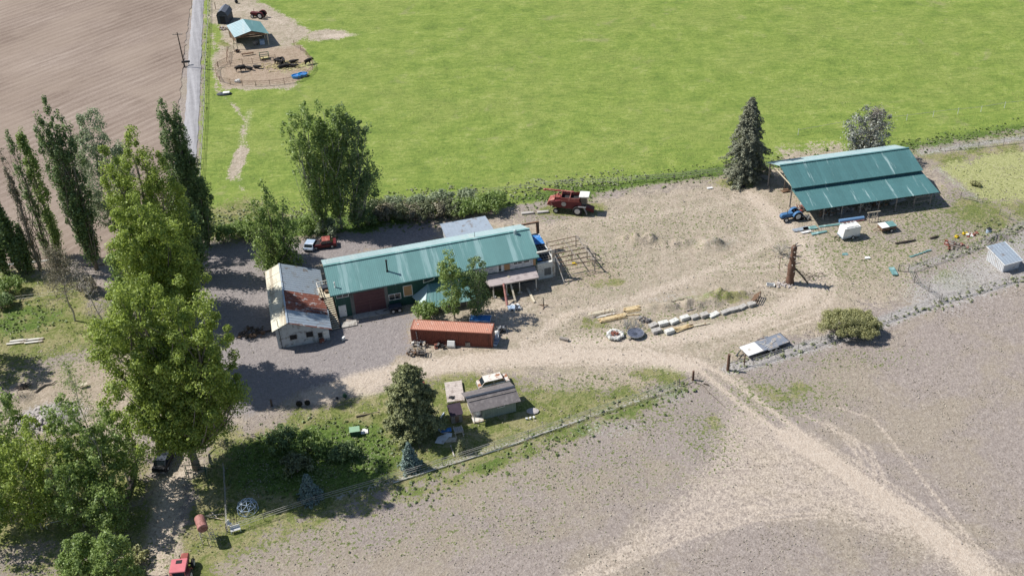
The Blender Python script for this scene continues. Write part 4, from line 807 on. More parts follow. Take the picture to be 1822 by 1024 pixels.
# ================================================================ OPEN POLE BARN
O = G(1464.5, 392.4); HP = R_(9.42)
T = thing('pole_barn', 'open-sided pole barn with a deep teal two-tier roof and bare posts', 'barn', tuple(O), HP)
shx = lambda y: -.085*y
def pb(x, y, z): return (x+shx(y), y, z)
def proof(x0, x1, y0, z0, y1, z1, m, lab):
    q = MB(); ribbed(q, [pb(x0, y0, z0), pb(x1, y0, z0), pb(x1, y1, z1), pb(x0, y1, z1)], .07, .5, .03, .05); q.build('roof', M[m], T, label=lab)
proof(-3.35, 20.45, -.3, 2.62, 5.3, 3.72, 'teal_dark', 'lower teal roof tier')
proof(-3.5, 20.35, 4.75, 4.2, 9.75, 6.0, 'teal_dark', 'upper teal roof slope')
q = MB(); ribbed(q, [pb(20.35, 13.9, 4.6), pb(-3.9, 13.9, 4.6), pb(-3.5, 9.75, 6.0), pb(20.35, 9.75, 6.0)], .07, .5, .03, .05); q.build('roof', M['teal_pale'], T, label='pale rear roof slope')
MB().bar(pb(-3.5, 9.75, 6.08), pb(20.35, 9.75, 6.08), .35, .06).build('ridge_cap', M['teal_dark'], T)
q = MB(); q.bar(pb(-3.4, 5.2, 3.95), pb(20.3, 5.2, 3.95), .08, .45); q.build('clerestory_band', M['teal_dark'], T)
px_ = [-3.2, 0, 3.27, 6.6, 9.9, 13.1, 16.4, 19.4]
for x in px_[1:]:
    MB().tube(pb(x, .15, 0), pb(x, .15, 2.62), .13, .11, 8).build('post', M['greywood'], T)
for x in px_: MB().tube(pb(x, 5.5, 0), pb(x, 5.5, 4.1), .14, .12, 8).build('post', M['greywood'], T)
for x in px_: MB().tube(pb(x-.2, 13.2, 0), pb(x-.2, 13.2, 4.7), .15, .12, 8).build('post', M['greywood'], T)
MB().tube(pb(-1.2, 11.5, 0), pb(-1.2, 11.5, 5.2), .14, .12, 8).build('post', M['greywood'], T)
q = MB()
for x in px_:
    q.bar(pb(x, -.1, 2.52), pb(x, 5.4, 3.6), .1, .16); q.bar(pb(x, 5.3, 4.3), pb(x, 9.75, 5.88), .1, .16); q.bar(pb(x, 13.4, 4.65), pb(x, 9.75, 5.88), .1, .16); q.bar(pb(x, 5.5, 4.1), pb(x, 13.2, 4.5), .09, .2)
q.build('truss', M['palewood'], T)
q = MB(); q.bar(pb(16.4, .15, 1.0), pb(19.4, .15, 1.0), .06, .16); q.bar(pb(16.4, .15, 1.9), pb(19.4, .15, 1.9), .06, .16); q.build('rail', M['greywood'], T)
q = MB(); q.b2((0, 13.0, .1), (19.5, 13.1, 3.0)); q.build('back_wall', M['wood'], T)
# things stored inside it
rr = random.Random(4)
def junk(name, lab, at, m, seed, n=7, r=.8, h=.6, m2=None):
    g = random.Random(seed); T2 = thing(name, lab, 'junk pile', at); ms = [m, m2 or m]
    for k_ in range(2):
        q = MB()
        for i in range(n):
            c = (g.uniform(-r, r), g.uniform(-r*.7, r*.7), g.uniform(.05, h)); d = (g.uniform(.1, .6), g.uniform(.1, .5), g.uniform(.08, .4)); q.box(c, d, g.uniform(0, 3), g.uniform(-.5, .5))
            if i % 3 == 0: q.bar((g.uniform(-r, r), g.uniform(-r, r)*.6, .08), (g.uniform(-r, r), g.uniform(-r, r)*.6, h), .06)
        q.build(['scrap', 'boards'][k_], ms[k_], T2)
    return T2
def pw(x, y, z=0):
    p = pb(x, y, z); return (O.x+p[0]*math.cos(HP)-p[1]*math.sin(HP), O.y+p[0]*math.sin(HP)+p[1]*math.cos(HP), z)
junk('junk_heap', 'tangle of scrap under the first bay of the open barn', pw(1.4, 1.6), M['steel'], 1, 12, 1.2, 1, M['wood'])
junk('junk_heap', 'grey scrap heap under the second bay of the open barn', pw(4.8, 1.6), M['steel'], 2, 14, 1.3, 1., M['greywood'])
junk('junk_heap', 'boards and frames under the third bay of the open barn', pw(8.2, 1.8), M['greywood'], 3, 12, 1.3, .9, M['palewood'])
junk('junk_heap', 'low scrap heap behind the sawhorse in the open barn', pw(11.4, 2.2), M['steel'], 5, 9, 1.2, .7, M['wood'])
q = MB(); q.bar((-1.6, 0, .25), (1.6, .8, .25), .5, .3); q.bar((-1.2, .5, .7), (1.5, 0, .6), .2, .1); solo(q, 'stacked_pipes', M['steel'], 'pale pipes lying under the right bays of the open barn', 'pipes', pw(14.6, 1.8), HP)
# ================================================================ SMALL HOUSE
O = G(843.4, 749.9); HH = R_(15.8)
T = thing('small_cabin', 'small sage-green cabin with a grey shingle roof on the lawn', 'cabin', tuple(O), HH)
q = MB(); q.prism([(.15, -.1), (3.5, -.1), (3.5, 2.25), (1.65, 2.88), (.15, 2.2)], 1.3, 6.0); q.build('wall', M['sage'], T)
q = MB(); q.prism([(.9, 0), (3.5, 0), (3.5, 2.25), (1.65, 2.88), (.9, 2.5)], .05, 1.3); q.build('wall', M['dirtywhite'], T, label='recessed pale entry wall')
q = MB(); q.slab([(-.42, -.5, 2.12), (6.55, -.5, 2.12), (6.4, 1.65, 3.05), (-.5, 1.65, 3.05)], .1); q.build('roof', M['shingle'], T, label='near shingle slope')
q = MB(); q.slab([(-.5, 1.651, 3.05), (6.4, 1.651, 3.05), (6.35, 3.85, 2.15), (-.6, 3.85, 2.15)], .1); q.build('roof', M['shingle'], T, label='far shingle slope')
MB().bar((-.5, 1.65, 3.08), (6.4, 1.65, 3.08), .35, .05).build('ridge_cap', M['navy'], T)
MB().bar((-.3, 1.0, 2.86), (6.3, 1.0, 2.86), .08, .04).build('roof_batten', M['greywood'], T)
window(T, 3.9, .15, 1.6, .9, .42)
MB().b2((-.1, -.35, -.05), (1.32, .88, .1)).build('porch_floor', M['dirtywhite'], T)
MB().b2((.0, -.3, .1), (.1, -.2, 2.1)).build('post', M['dirtywhite'], T)
dq = MB().b2((.45, .84, .12), (1.15, .9, 1.95)).build('door', M['white'], T); MB().b2((.5, .8, 1.0), (.57, .84, 1.1)).build('handle', M['black'], dq)
# deck platform left of it
O2 = G(796, 718); H2 = hd((796, 718), (828, 714))
T = thing('wooden_deck', 'square pale wooden deck left of the small cabin', 'deck', tuple(O2), H2)
wd = dist((796, 718), (827, 714)); dp = dist((796, 718), (793, 683))
q = MB()
for i in range(11): q.b2((0, dp*i/11+.012, .3), (wd, dp*(i+1)/11-.012, .36))
q.build('boards', W('sunbleached_boards', (.50, .44, .40), .9, 0, .2, 2, (.33, .28, .25), .4, 1.5), T)
q = MB(); q.b2((0, -.04, .05), (wd, 0, .34)); q.b2((0, 0, .0), (.08, dp, .29)); q.b2((wd-.08, 0, 0), (wd, dp, .29)); q.build('frame', M['dirtywhite'], T)
solo(MB().ell((0, 0, .08), (.4, .3, .1), 8, 5).bar((-.4, -.1, .12), (.5, .2, .1), .08).box((.2, -.2, .12), (.4, .2, .15), .6), 'garden_tools', M['black'], 'dark heap of tools lying on the wooden deck', 'tools', (*G(803, 707, .36)[:2], .36))
# small shed with dark roof
O2 = G(804, 753); T = thing('small_hut', 'little grey hut with a dark roof between the conifer and the cabin', 'shed', tuple(O2), R_(13))
q = MB(); q.b2((0, 0, -.05), (1.5, 1.5, 1.35)); q.build('wall', M['greywood'], T)
q = MB(); q.slab([(-.2, -.1, 1.4), (1.65, -.1, 1.4), (1.65, 1.8, 1.85), (-.2, 1.8, 1.85)], .08); q.build('roof', W('dark_plum_roof', (.05, .035, .05), .8, 0, .3, 2), T)
MB().b2((.5, -.03, .1), (1.0, .0, 1.1)).build('door', M['wood'], T)
# ================================================================ WHITE METAL SHED
O2 = G(1783.7, 484); HS = hd((1783.7, 484), (1812, 476.3))
T = thing('metal_shed', 'low white ribbed metal shed standing in the right-hand pen', 'shed', tuple(O2), HS)
q = MB(); q.prism([(0, -.05), (3.75, -.05), (3.75, 2.3), (0, 1.55)], 0, 3.0); q.build('wall', M['whitemetal'], T)
for i in range(10):
    pass
q = MB(); [q.b2((-.045, .18+.37*i, 0), (0, .26+.37*i, 1.58+.2*(.18+.37*i))) for i in range(10)]; q.build('wall_ribs', M['white'], T)
q = MB(); ribbed(q, [(-.25, -.35, 1.56), (3.2, -.35, 1.56), (3.2, 4.1, 2.45), (-.25, 4.1, 2.45)], .05, .5); q.build('roof', M['galv'], T)
q = MB(); q.bar((-.25, -.38, 1.55), (3.2, -.38, 1.55), .05, .14); q.bar((-.27, -.35, 1.55), (-.27, 4.1, 2.44), .05, .14); q.bar((3.2, -.35, 1.55), (3.2, 4.1, 2.44), .05, .14); q.build('trim', M['white'], T)
# ================================================================ TOP LEFT: gambrel shed and shelter
O2 = G(388, 43); T = thing('gambrel_shed', 'dark blue-grey barn-shaped shed by the gravel road', 'shed', tuple(O2), R_(-4))
prof = [(0, -.05), (2.75, -.05), (2.75, 2.1), (2.3, 2.9), (1.38, 3.4), (.46, 2.9), (0, 2.1)]
q = MB(); q.prismy(prof, 0, 4.2); q.build('wall', M['navy'], T)
rp_ = [(-.12, 2.0), (.4, 2.95), (1.38, 3.5), (2.36, 2.95), (2.87, 2.0)]
q = MB()
for (a, b), (c_, d_) in zip(rp_, rp_[1:]): q.slab([(a, -.15, b), (c_, -.15, d_), (c_, 4.35, d_), (a, 4.35, b)], .05)
q.build('roof', W('grey_blue_shingle', (.13, .145, .18), .8, 0, .15, 2), T)
MB().b2((.7, -.03, .05), (2.0, 0, 1.9)).build('door', M['dark'], T)
MB().b2((.0, -.035, 2.05), (2.75, 0, 2.12)).build('trim', M['graywall'], T)
O2 = G(423.2, 87.9); HT = R_(11.6)
T = thing('hay_shelter', 'open shelter with a light teal gable roof above the cattle pen', 'shelter', tuple(O2), HT)
def sh_(x, y, z): return (x-.22*y*.9, y, z)
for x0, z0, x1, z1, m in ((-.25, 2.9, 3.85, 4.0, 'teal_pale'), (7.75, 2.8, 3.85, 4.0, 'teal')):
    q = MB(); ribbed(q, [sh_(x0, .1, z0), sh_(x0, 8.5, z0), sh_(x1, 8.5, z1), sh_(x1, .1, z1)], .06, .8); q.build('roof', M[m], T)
for x in (0, 7.3):
    for y in (.2, 4.1, 8.2): MB().tube(sh_(x, y, 0), sh_(x, y, 2.9), .11, .1, 8).build('post', M['palewood'], T)
q = MB(); q.slab([sh_(0, .15, 2.75), sh_(3.85, .15, 3.85), sh_(7.3, .15, 2.75), sh_(3.85, .15, 3.2)], .1); q.bar(sh_(0, .2, 2.7), sh_(7.3, .2, 2.7), .1, .2); q.build('gable_truss', M['wood'], T)
q = MB(); q.b2((-1.4, 8.3, 0), (5.5, 8.4, 2.7)); q.bar((0-.1, 4.1, 1.3), (-1.5, 8.2, 1.3), .1, 2.4); q.bar((6.6, 4.1, 1.3), (5.6, 8.2, 1.3), .1, 2.4); q.build('boarded_wall', M['wood'], T)
def tl(x, y, z=0): return (O2.x+x*math.cos(HT)-y*math.sin(HT), O2.y+x*math.sin(HT)+y*math.cos(HT), z)
q = MB(); q.box((0, 0, .5), (1.1, .9, 1)); q.b2((-.6, -.5, 1), (.6, .5, 1.06)); solo(q, 'water_tote', M['paleblue'], 'pale blue tank standing under the hay shelter', 'tank', tl(5.8, 1.3), HT)
q = MB(); q.ell((0, 0, .5), (.7, .6, .55), 10, 6, .12, random.Random(1)); solo(q, 'hay_bale', M['greywood'], 'dull round bale beside the pale blue tank', 'bale', tl(4.3, 1.6))
# ================================================================ SHIPPING CONTAINER
O2 = G(732.7, 610.3); HC = hd((732.7, 610.3), (876, 618)); Lc, Dc, Hc = 12.1, 2.44, 2.59
T = thing('shipping_container', 'long red shipping container parked beside the lane', 'container', tuple(O2), HC)
def corr(L, n, d):
    pts = []; s = L/n
    for i in range(n): pts += [(i*s, 0), (i*s+s*.3, 0), (i*s+s*.45, d), (i*s+s*.8, d), (i*s+s*.95, 0)]
    return pts+[(L, 0)]
q = MB(); c_ = corr(Lc-.3, 44, .05)
for y, s in ((0.03, 1), (Dc-.03, -1)):
    vs = [(.15+x, y+s*dd, z) for z in (.15, Hc-.12) for x, dd in c_]; k_ = len(c_); q.add(vs, [(i, i+1, k_+i+1, k_+i) for i in range(k_-1)])
q.b2((.05, .1, .12), (Lc-.05, Dc-.1, Hc-.1)); q.build('side_walls', M['contred'], T)
q = MB(); c_ = corr(Lc-.3, 44, .035); vs = [(.15+x, y, Hc-.005-dd) for y in (.08, Dc-.08) for x, dd in c_]; k_ = len(c_); q.add(vs, [(i, i+1, k_+i+1, k_+i) for i in range(k_-1)]); q.build('roof', M['contop'], T)
q = MB()
for y in (0, Dc-.1):
    q.b2((0, y, 0), (Lc, y+.1, .15)); q.b2((0, y, Hc-.13), (Lc, y+.1, Hc+.01))
    for x in (0, Lc-.15): q.b2((x, y, .15), (x+.15, y+.1, Hc-.13))
for x in (0, Lc-.12): q.b2((x, .1, 0), (x+.12, Dc-.1, .15)); q.b2((x, .1, Hc-.13), (x+.12, Dc-.1, Hc+.01))
q.build('frame', W('red_frame_paint', (.30, .11, .075), .6, 0, .15, 1.5), T)
dq = MB(); dq.b2((Lc-.02, .12, .16), (Lc+.03, Dc/2-.01, Hc-.14)); dq.b2((Lc-.02, Dc/2+.01, .16), (Lc+.03, Dc-.12, Hc-.14)); dq = dq.build('doors', M['contred'], T)
q = MB(); [q.tube((Lc+.06, y, .2), (Lc+.06, y, Hc-.2), .025) for y in (.4, .95, 1.5, 2.05)]; q.build('lock_rods', M['steel'], dq)
q = MB(); g = random.Random(2)
for i in range(7):
    z = 2.12-.22*i; x = .78+.012*i; q.b2((x, -.012, z), (x+.12, .0, z+.035)); q.b2((x, -.012, z+.035), (x+.035, .0, z+.14))
    if i % 2: q.b2((x+.085, -.012, z+.035), (x+.12, 0, z+.14))
q.build('stencilled_lettering', M['white'], T)
q = MB(); [q.box((x, y, Hc+.02), (.22, .18, .03)) for x, y in ((.45, 2.1), (.9, 1.3), (11.3, .9), (11.85, 2.1))]; q.build('roof_patches', M['dirtywhite'], T)
MB().b2((8.1, -.09, .0), (8.8, -.03, .75)).build('leaning_panel', M['greywood'], T)
# ================================================================ VEHICLES
def wheels(T, pos, r, w_, rim='rim', name='wheel'):
    for x, y in pos:
        o = MB().wheel((x, y, r), r, w_).build(name, M['rubber'], T)
        s = 1 if y > 0 else -1; MB().wheel((x, y+s*w_*.42, r), r*.58, w_*.25).build('rim', M[rim], o)
def car(name, label, cat, at, rz, L_, Wd, Hh, body, roof=None, hood=None, pickup=False, flat=False):
    T = thing(name, label, cat, at, rz); h = Hh; z0 = .28 if not flat else .05
    q = MB(); q.prism([(-Wd/2, z0), (Wd/2, z0), (Wd/2, h*.5), (Wd*.46, h*.6), (-Wd*.46, h*.6), (-Wd/2, h*.5)], -L_/2+.1, L_/2-.05); q.b2((-L_/2+.02, -Wd*.45, z0+.02), (-L_/2+.1, Wd*.45, h*.5)); q.build('body', body, T, bevel=.04)
    x0, x1 = (-L_*.26, L_*.30) if not pickup else (-L_*.05, L_*.25)
    q = MB(); q.prismy([(x0-.35, h*.6), (x1+.5, h*.6), (x1, h-.04), (x0, h-.04)], -Wd*.40, Wd*.40); cb = q.build('windows', M['glass'], T)
    q = MB(); q.slab([(x0-.03, -Wd*.41, h), (x1+.03, -Wd*.41, h), (x1+.03, Wd*.41, h), (x0-.03, Wd*.41, h)], .06)
    for s in (-1, 1):
        for (xa, za, xb, zb) in ((x0-.36, h*.6, x0, h-.03), (x1+.5, h*.6, x1, h-.03), ((x0+x1)/2, h*.6, (x0+x1)/2, h-.03)): q.bar((xa, s*Wd*.405, za), (xb, s*Wd*.405, zb), .07, .07)
    q.build('roof', roof or body, T)
    MB().slab([(x1+.5, -Wd*.42, h*.605+.02), (L_/2-.1, -Wd*.40, h*.56+.02), (L_/2-.1, Wd*.40, h*.56+.02), (x1+.5, Wd*.42, h*.605+.02)], .05).build('hood', hood or body, T)
    for s, n_ in ((L_/2, 'bumper'), (-L_/2, 'bumper')): MB().b2((s-.05, -Wd*.47, .35), (s+.05, Wd*.47, .5)).build(n_, M['steel'], T)
    for s in (-1, 1): MB().wheel((0, 0, 0), .09, .05, 10, 'X').build('headlight', M['white'], T, loc=(L_/2-.02, s*Wd*.34, .58))
    if pickup: q = MB(); q.b2((-L_/2+.12, -Wd*.38, h*.6-.01), (x0-.4, Wd*.38, h*.6+.015)); q.build('load_bed', M['dark'], T)
    wheels(T, [(x, y) for x in (-L_*.31, L_*.31) for y in (-Wd*.46, Wd*.46)], .32 if not flat else .3, .2)
    return T
car('wrecked_car', 'rusty white old sedan parked behind the small cabin', 'car', (878, 684), hd((900, 681), (862, 690)), 4.6, 1.75, 1.42, M['carrust'], M['carrust'])
car('wrecked_truck', 'dark red wrecked truck behind the workshop', 'truck', (577, 438), R_(8), 4.3, 1.8, 1.5, M['dred'], M['red'], M['dred'], pickup=True)
car('wrecked_pickup', 'pale blue crumpled pickup front at the left of the red wreck', 'pickup', (553, 441), R_(78), 2.7, 1.8, 1.2, M['paleblue'], M['paleblue'], M['dirtywhite'])
car('parked_van', 'dark vehicle parked in the shade below the big cottonwood', 'car', (294, 822), R_(84), 4.6, 1.85, 1.6, M['black'], M['navy'])

def tractor(name, label, at, rz, m, mroof, s=1., cab=True, group=None):
    T = thing(name, label, 'tractor', at, rz)
    q = MB(); q.b2((.15, -.38, .75), (2.3, .38, 1.45)); q.prismy([(2.25, .8), (2.5, .85), (2.45, 1.3), (2.25, 1.43)], -.36, .36); q.build('hood', m, T, bevel=.03)
    q = MB(); q.b2((-1.2, -.3, .45), (2.0, .3, .78)); q.bar((-1.2, -.45, .5), (-2.0, -.4, .45), .1); q.bar((-1.2, .45, .5), (-2.0, .4, .45), .1); q.bar((1.7, -.75, .5), (1.7, .75, .5), .14); q.build('chassis', M['black'], T)
    q = MB(); q.tube((1.3, .25, 1.4), (1.3, .25, 2.3), .05); q.build('exhaust', M['black'], T)
    for sd_ in (-1, 1):
        q = MB()
        for i in range(7):
            a = R_(10+25*i); b = R_(35+25*i); rr_ = .98; q.slab([(-.55+rr_*math.cos(a), sd_*.5, .85+rr_*math.sin(a)), (-.55+rr_*math.cos(b), sd_*.5, .85+rr_*math.sin(b)), (-.55+rr_*math.cos(b), sd_*1.02, .85+rr_*math.sin(b)), (-.55+rr_*math.cos(a), sd_*1.02, .85+rr_*math.sin(a))], .05)
        q.build('fender', m, T)
    if cab:
        q = MB(); q.b2((-1.05, -.62, 1.25), (.25, .62, 2.45)); q.build('cab_glass', M['glass'], T)
        q = MB(); [q.bar((x, y, 1.2), (x, y, 2.5), .08) for x in (-1.06, .26) for y in (-.63, .63)]; q.build('cab_frame', m, T)
        q = MB(); q.b2((-1.3, -.82, 2.48), (.5, .82, 2.66)); rf_ = q.build('cab_roof', mroof, T, bevel=.05); MB().b2((-.2, -.3, 2.66), (.25, .3, 2.69)).build('roof_hatch', M['dark'], rf_)
    else:
        q = MB(); q.b2((-.7, -.25, 1.0), (-.25, .25, 1.12)); q.b2((-.8, -.25, 1.1), (-.7, .25, 1.5)); q.tube((.05, 0, 1.3), (-.1, 0, 1.6), .03); q.ell((-.12, 0, 1.62), (.04, .22, .22), 8, 5); q.build('seat', M['black'], T)
    wheels(T, [(-.55, -.78), (-.55, .78)], .85, .42, name='rear_wheel'); wheels(T, [(1.7, -.75), (1.7, .75)], .5, .25, name='front_wheel')
    T.scale = (s,)*3; return T
tractor('red_tractor', 'red tractor with a faded pinkish cab roof driving up the lane at the bottom', (328, 1030), hd((322, 1030), (331, 985)), M['red'], M['pink'], 1.12)
tractor('dark_red_tractor', 'small maroon tractor behind the hay shelter', (463, 32), R_(160), M['dred'], M['dred'], 1., False)
tractor('blue_tractor', 'blue tractor among scrap at the left end of the open barn', (1410, 389), R_(195), M['tractorblue'], M['tractorblue'], .95, False)
junk('junk_heap', 'jumble of red and white scrap behind the blue tractor', (1424, 374), M['dirtywhite'], 31, 10, .9, 1.1, M['red'])
junk('junk_heap', 'dark scrap right of the blue tractor by the barn corner', (1432, 389), M['black'], 32, 8, .8, .7, M['steel'])
# combine harvester
T = thing('combine_harvester', 'red combine harvester with a white cab roof at the pasture edge', 'combine', (1014, 375), hd((990, 374), (1040, 377)))
q = MB(); q.prismy([(-2.6, 1.2), (2.0, .9), (2.2, 1.6), (2.1, 2.5), (-1.6, 2.6), (-3.2, 2.2)], -1.05, 1.05); q.build('body', M['dred'], T, bevel=.05)
q = MB(); q.prismy([(-3.9, 1.5), (-2.6, 1.3), (-2.6, 2.55), (-3.5, 2.35)], -.9, .9); q.build('straw_hood', M['red'], T)
q = MB()
for y in (-1.15, 1.08): q.b2((-1.4, y, 2.45), (1.8, y+.07, 3.2))
for x in (-1.45, .1, 1.75): q.b2((x, -1.08, 2.45), (x+.08, 1.08, 3.2))
q.build('grain_tank', M['red'], T); MB().b2((-1.35, -1.05, 2.55), (1.75, 1.05, 2.62)).build('tank_floor', M['dark'], T)
q = MB(); q.tube((.6, .9, 3.3), (-4.4, 1.25, 3.35), .17); q.tube((-4.4, 1.25, 3.35), (-4.75, 1.25, 3.2), .22, .2); q.bar((-2.6, 1.1, 2.3), (-2.6, 1.2, 3.3), .07); q.build('unloading_auger', M['red'], T)
q = MB(); q.b2((-2.4, -.6, 2.5), (-1.6, .5, 3.0)); q.tube((-2.0, .2, 3.0), (-2.0, .2, 3.4), .12); q.build('engine', M['red'], T)
q = MB(); q.b2((2.0, -.85, 1.7), (3.1, .85, 3.3)); q.build('cab_glass', M['glass'], T)
q = MB(); q.b2((1.75, -1.0, 3.32), (3.45, 1.0, 3.55)); q.build('cab_roof', M['white'], T, bevel=.06)
q = MB(); q.prismy([(2.1, 1.0), (4.2, .25), (4.3, .8), (2.2, 1.7)], -.6, .6); q.build('feeder_house', M['dred'], T)
q = MB(); q.bar((2.6, -1.3, 1.7), (3.2, -1.35, .3), .5, .05); q.b2((1.6, -1.5, 1.66), (3.0, -1.05, 1.72)); q.build('ladder', M['steel'], T)
q = MB(); q.wheel((-.9, -1.12, 1.95), .42, .08); q.build('belt_pulley', M['steel'], T)
wheels(T, [(1.5, -1.25), (1.5, 1.25)], .85, .5, name='front_wheel'); wheels(T, [(-2.3, -1.0), (-2.3, 1.0)], .5, .3, name='rear_wheel')

# trailers
T = thing('box_trailer', 'white box trailer with a roof rack in front of the open barn', 'trailer', (1509, 421), hd((1492, 427), (1531, 419)))
q = MB(); q.prismy([(-1.6, .45), (1.6, .45), (1.6, 2.2), (-1.35, 2.2)], -.85, .85); q.build('body', M['white'], T, bevel=.04)
q = MB(); q.b2((-1.62, -.9, .38), (1.62, .9, .62)); q.build('skirt', M['galv'], T)
q = MB(); [q.bar((-1., y, 2.28), (1.2, y, 2.28), .06, .1) for y in (-.6, .6)]; [q.bar((x, -.75, 2.36), (x, .75, 2.36), .06, .06) for x in (-.9, -.2, .5, 1.1)]; q.b2((-.5, -.4, 2.2), (.5, .4, 2.27)); q.build('roof_rack', M['white'], T)
q = MB(); q.bar((-1.6, -.4, .45), (-2.6, 0, .45), .08); q.bar((-1.6, .4, .45), (-2.6, 0, .45), .08); q.tube((-2.5, 0, 0), (-2.5, 0, .6), .04); q.build('tongue', M['black'], T)
wheels(T, [(.3, -.9), (.3, .9)], .33, .2)
T = thing('utility_trailer', 'small brown trailer with one white and one green lid by the open barn', 'trailer', (1577, 409), hd((1565, 412), (1594, 407)))
q = MB(); q.b2((-1.3, -.75, .45), (1.3, .75, 1.0)); q.build('box', M['wood'], T)
MB().slab([(-1.35, -.8, 1.06), (0, -.8, 1.1), (0, .8, 1.1), (-1.35, .8, 1.06)], .05).build('lid', M['white'], T, label='white lid'); MB().slab([(.02, -.8, 1.12), (1.35, -.8, 1.08), (1.35, .8, 1.08), (.02, .8, 1.12)], .05).build('lid', M['tealpl'], T, label='green lid')
q = MB(); q.bar((-1.3, -.4, .45), (-2.5, 0, .4), .07); q.bar((-1.3, .4, .45), (-2.5, 0, .4), .07); q.build('tongue', M['wood'], T); wheels(T, [(.4, -.85), (.4, .85)], .33, .2)
fh_ = hd((1332, 632), (1406, 606)); T = thing('flatbed_trailer', 'long flatbed trailer with a white front deck beside the far fence', 'trailer', (1360, 619), fh_)
q = MB(); q.b2((-1.0, -1.15, .62), (3.45, 1.15, .72)); q.build('deck', W('blue_grey_deck', (.22, .245, .29), .6, .2, .25, 1.5, (.42, .36, .3), .35, 1.2), T, label='blue-grey steel deck')
q = MB(); q.b2((-3.6, -1.15, .64), (-1.02, 1.15, .74)); q.build('deck', M['white'], T, label='white front deck sheet')
q = MB(); q.b2((-3.62, -1.22, .5), (3.48, -1.16, .7)); q.b2((-3.62, 1.16, .5), (3.48, 1.22, .7)); q.b2((3.46, -1.2, .5), (3.54, 1.2, .74)); [q.b2((x, -1.1, .48), (x+.08, 1.1, .6)) for x in (-3, -1.8, -.6, .6, 1.8, 3)]; q.bar((-3.6, -.7, .5), (-4.9, 0, .45), .1); q.bar((-3.6, .7, .5), (-4.9, 0, .45), .1); q.tube((-4.6, 0, 0), (-4.6, 0, .9), .05); q.build('frame', M['navy'], T)
for s in (-1, 1): MB().b2((-.35, s*1.32-.12, .68), (1.45, s*1.32+.12, .74)).build('fender', M['steel'], T)
wheels(T, [(x, y) for x in (.1, 1.0) for y in (-1.32, 1.32)], .34, .2)
q = MB(); g = random.Random(3)
for i in range(7): q.bar((g.uniform(-.9, 1.2), g.uniform(-.9, .9), .75), (g.uniform(-.6, 1.9), g.uniform(-.9, .9), .77), .06, .05)
q.build('straps', M['dirtywhite'], T)
T = thing('tandem_trailer', 'small dark trailer with two wheels parked at the workshop wall', 'trailer', (704, 552), HW)
MB().b2((-1.0, -.55, .5), (1.0, .55, .9)).build('box', M['navy'], T); wheels(T, [(x, y) for x in (-.45, .55) for y in (-.66, .66)], .38, .22); MB().bar((-1, 0, .5), (-1.9, 0, .4), .08).build('tongue', M['black'], T)
T = thing('blue_trailer', 'blue and white low trailer behind the shipping container', 'trailer', (855, 572), hd((837, 572), (874, 573)))
q = MB(); q.b2((-1.6, -.8, .45), (1.6, .8, .62)); q.build('deck', M['bluet'], T); q = MB(); [q.bar((-1.6, y, .7), (1.6, y, .7), .06) for y in (-.8, .8)]; [q.bar((x, -.8, .7), (x, .8, .7), .06) for x in (-1.6, 1.6)]; q.build('rail', M['white'], T); wheels(T, [(0, -.88), (0, .88)], .3, .18)
# rowing boat beside the container
T = thing('small_boat', 'small grey boat lying at the right end of the container', 'boat', (883, 607), R_(82))
q = MB(); sec = [(-1.2, .32, .35), (-.6, .45, .42), (.2, .45, .42), (.9, .28, .46), (1.3, .03, .5)]; vs = []
for x, w_, z in sec: vs += [(x, -w_, z), (x, -w_*.6, .04), (x, w_*.6, .04), (x, w_, z)]
fs = [(i*4+j, i*4+j+1, i*4+j+5, i*4+j+4) for i in range(4) for j in range(3)]+[(0, 1, 2, 3)]; q.add(vs, fs); q.add([(a, b, c+.0) for a, b, c in [(x, s*w_*1.06, z+.02) for x, w_, z in sec for s in (-1, 1)]]+[(x, s*w_*.9, z+.02) for x, w_, z in sec for s in (-1, 1)], [(i*2+s, i*2+2+s, 10+i*2+2+s, 10+i*2+s) for i in range(4) for s in (0, 1)]); q.build('hull', M['paleblue'], T)
q = MB(); q.b2((-.7, -.42, .3), (-.45, .42, .34)); q.b2((.2, -.4, .3), (.45, .4, .34)); q.build('seat', M['dirtywhite'], T)
solo(MB().ell((0, 0, .35), (.42, .35, .4), 9, 6, .12, random.Random(2)), 'white_sack', M['white'], 'white bulging sack beside the small grey boat', 'sack', (884, 595))
junk('junk_heap', 'dark bikes and scrap behind the right end of the container', (893, 590), M['black'], 34, 9, .7, .7, M['steel'])
junk('junk_heap', 'white and grey scrap at the left front of the container', (747, 612), M['dirtywhite'], 35, 12, 1.2, .6, M['steel'])
T = thing('rusty_engine_frame', 'rusty square machine frame on the lane beside the container', 'machine', (750, 630), R_(-4)); q = MB()
for x in (-.55, .55):
    for y in (-.5, .5): q.bar((x, y, 0), (x, y, .95), .09)
for z in (.5, .95): q.bar((-.6, -.5, z), (.6, -.5, z), .08); q.bar((-.6, .5, z), (.6, .5, z), .08); q.bar((-.55, -.5, z), (-.55, .5, z), .08); q.bar((.55, -.5, z), (.55, .5, z), .08)
q.build('frame', M['greywood'], T); MB().b2((-.4, -.35, .1), (.4, .35, .5)).build('engine', M['black'], T)
junk('junk_heap', 'low brown scrap left of the square machine frame', (735, 629), M['greywood'], 36, 12, .9, .5, M['wood'])
q = MB(); q.b2((-.6, -.2, 0), (.6, .25, .35)); q.prism([(-.25, .35), (.3, .35), (.3, 1.0), (.1, 1.0)], -.55, .55); solo(q, 'white_freezer', M['white'], 'white appliance with a dark lid leaning on the container side', 'appliance', (803, 617), HC, bevel=.03)
junk('junk_heap', 'dark oily scrap left of the white appliance', (785, 615), M['black'], 37, 8, .8, .45, M['rust'])
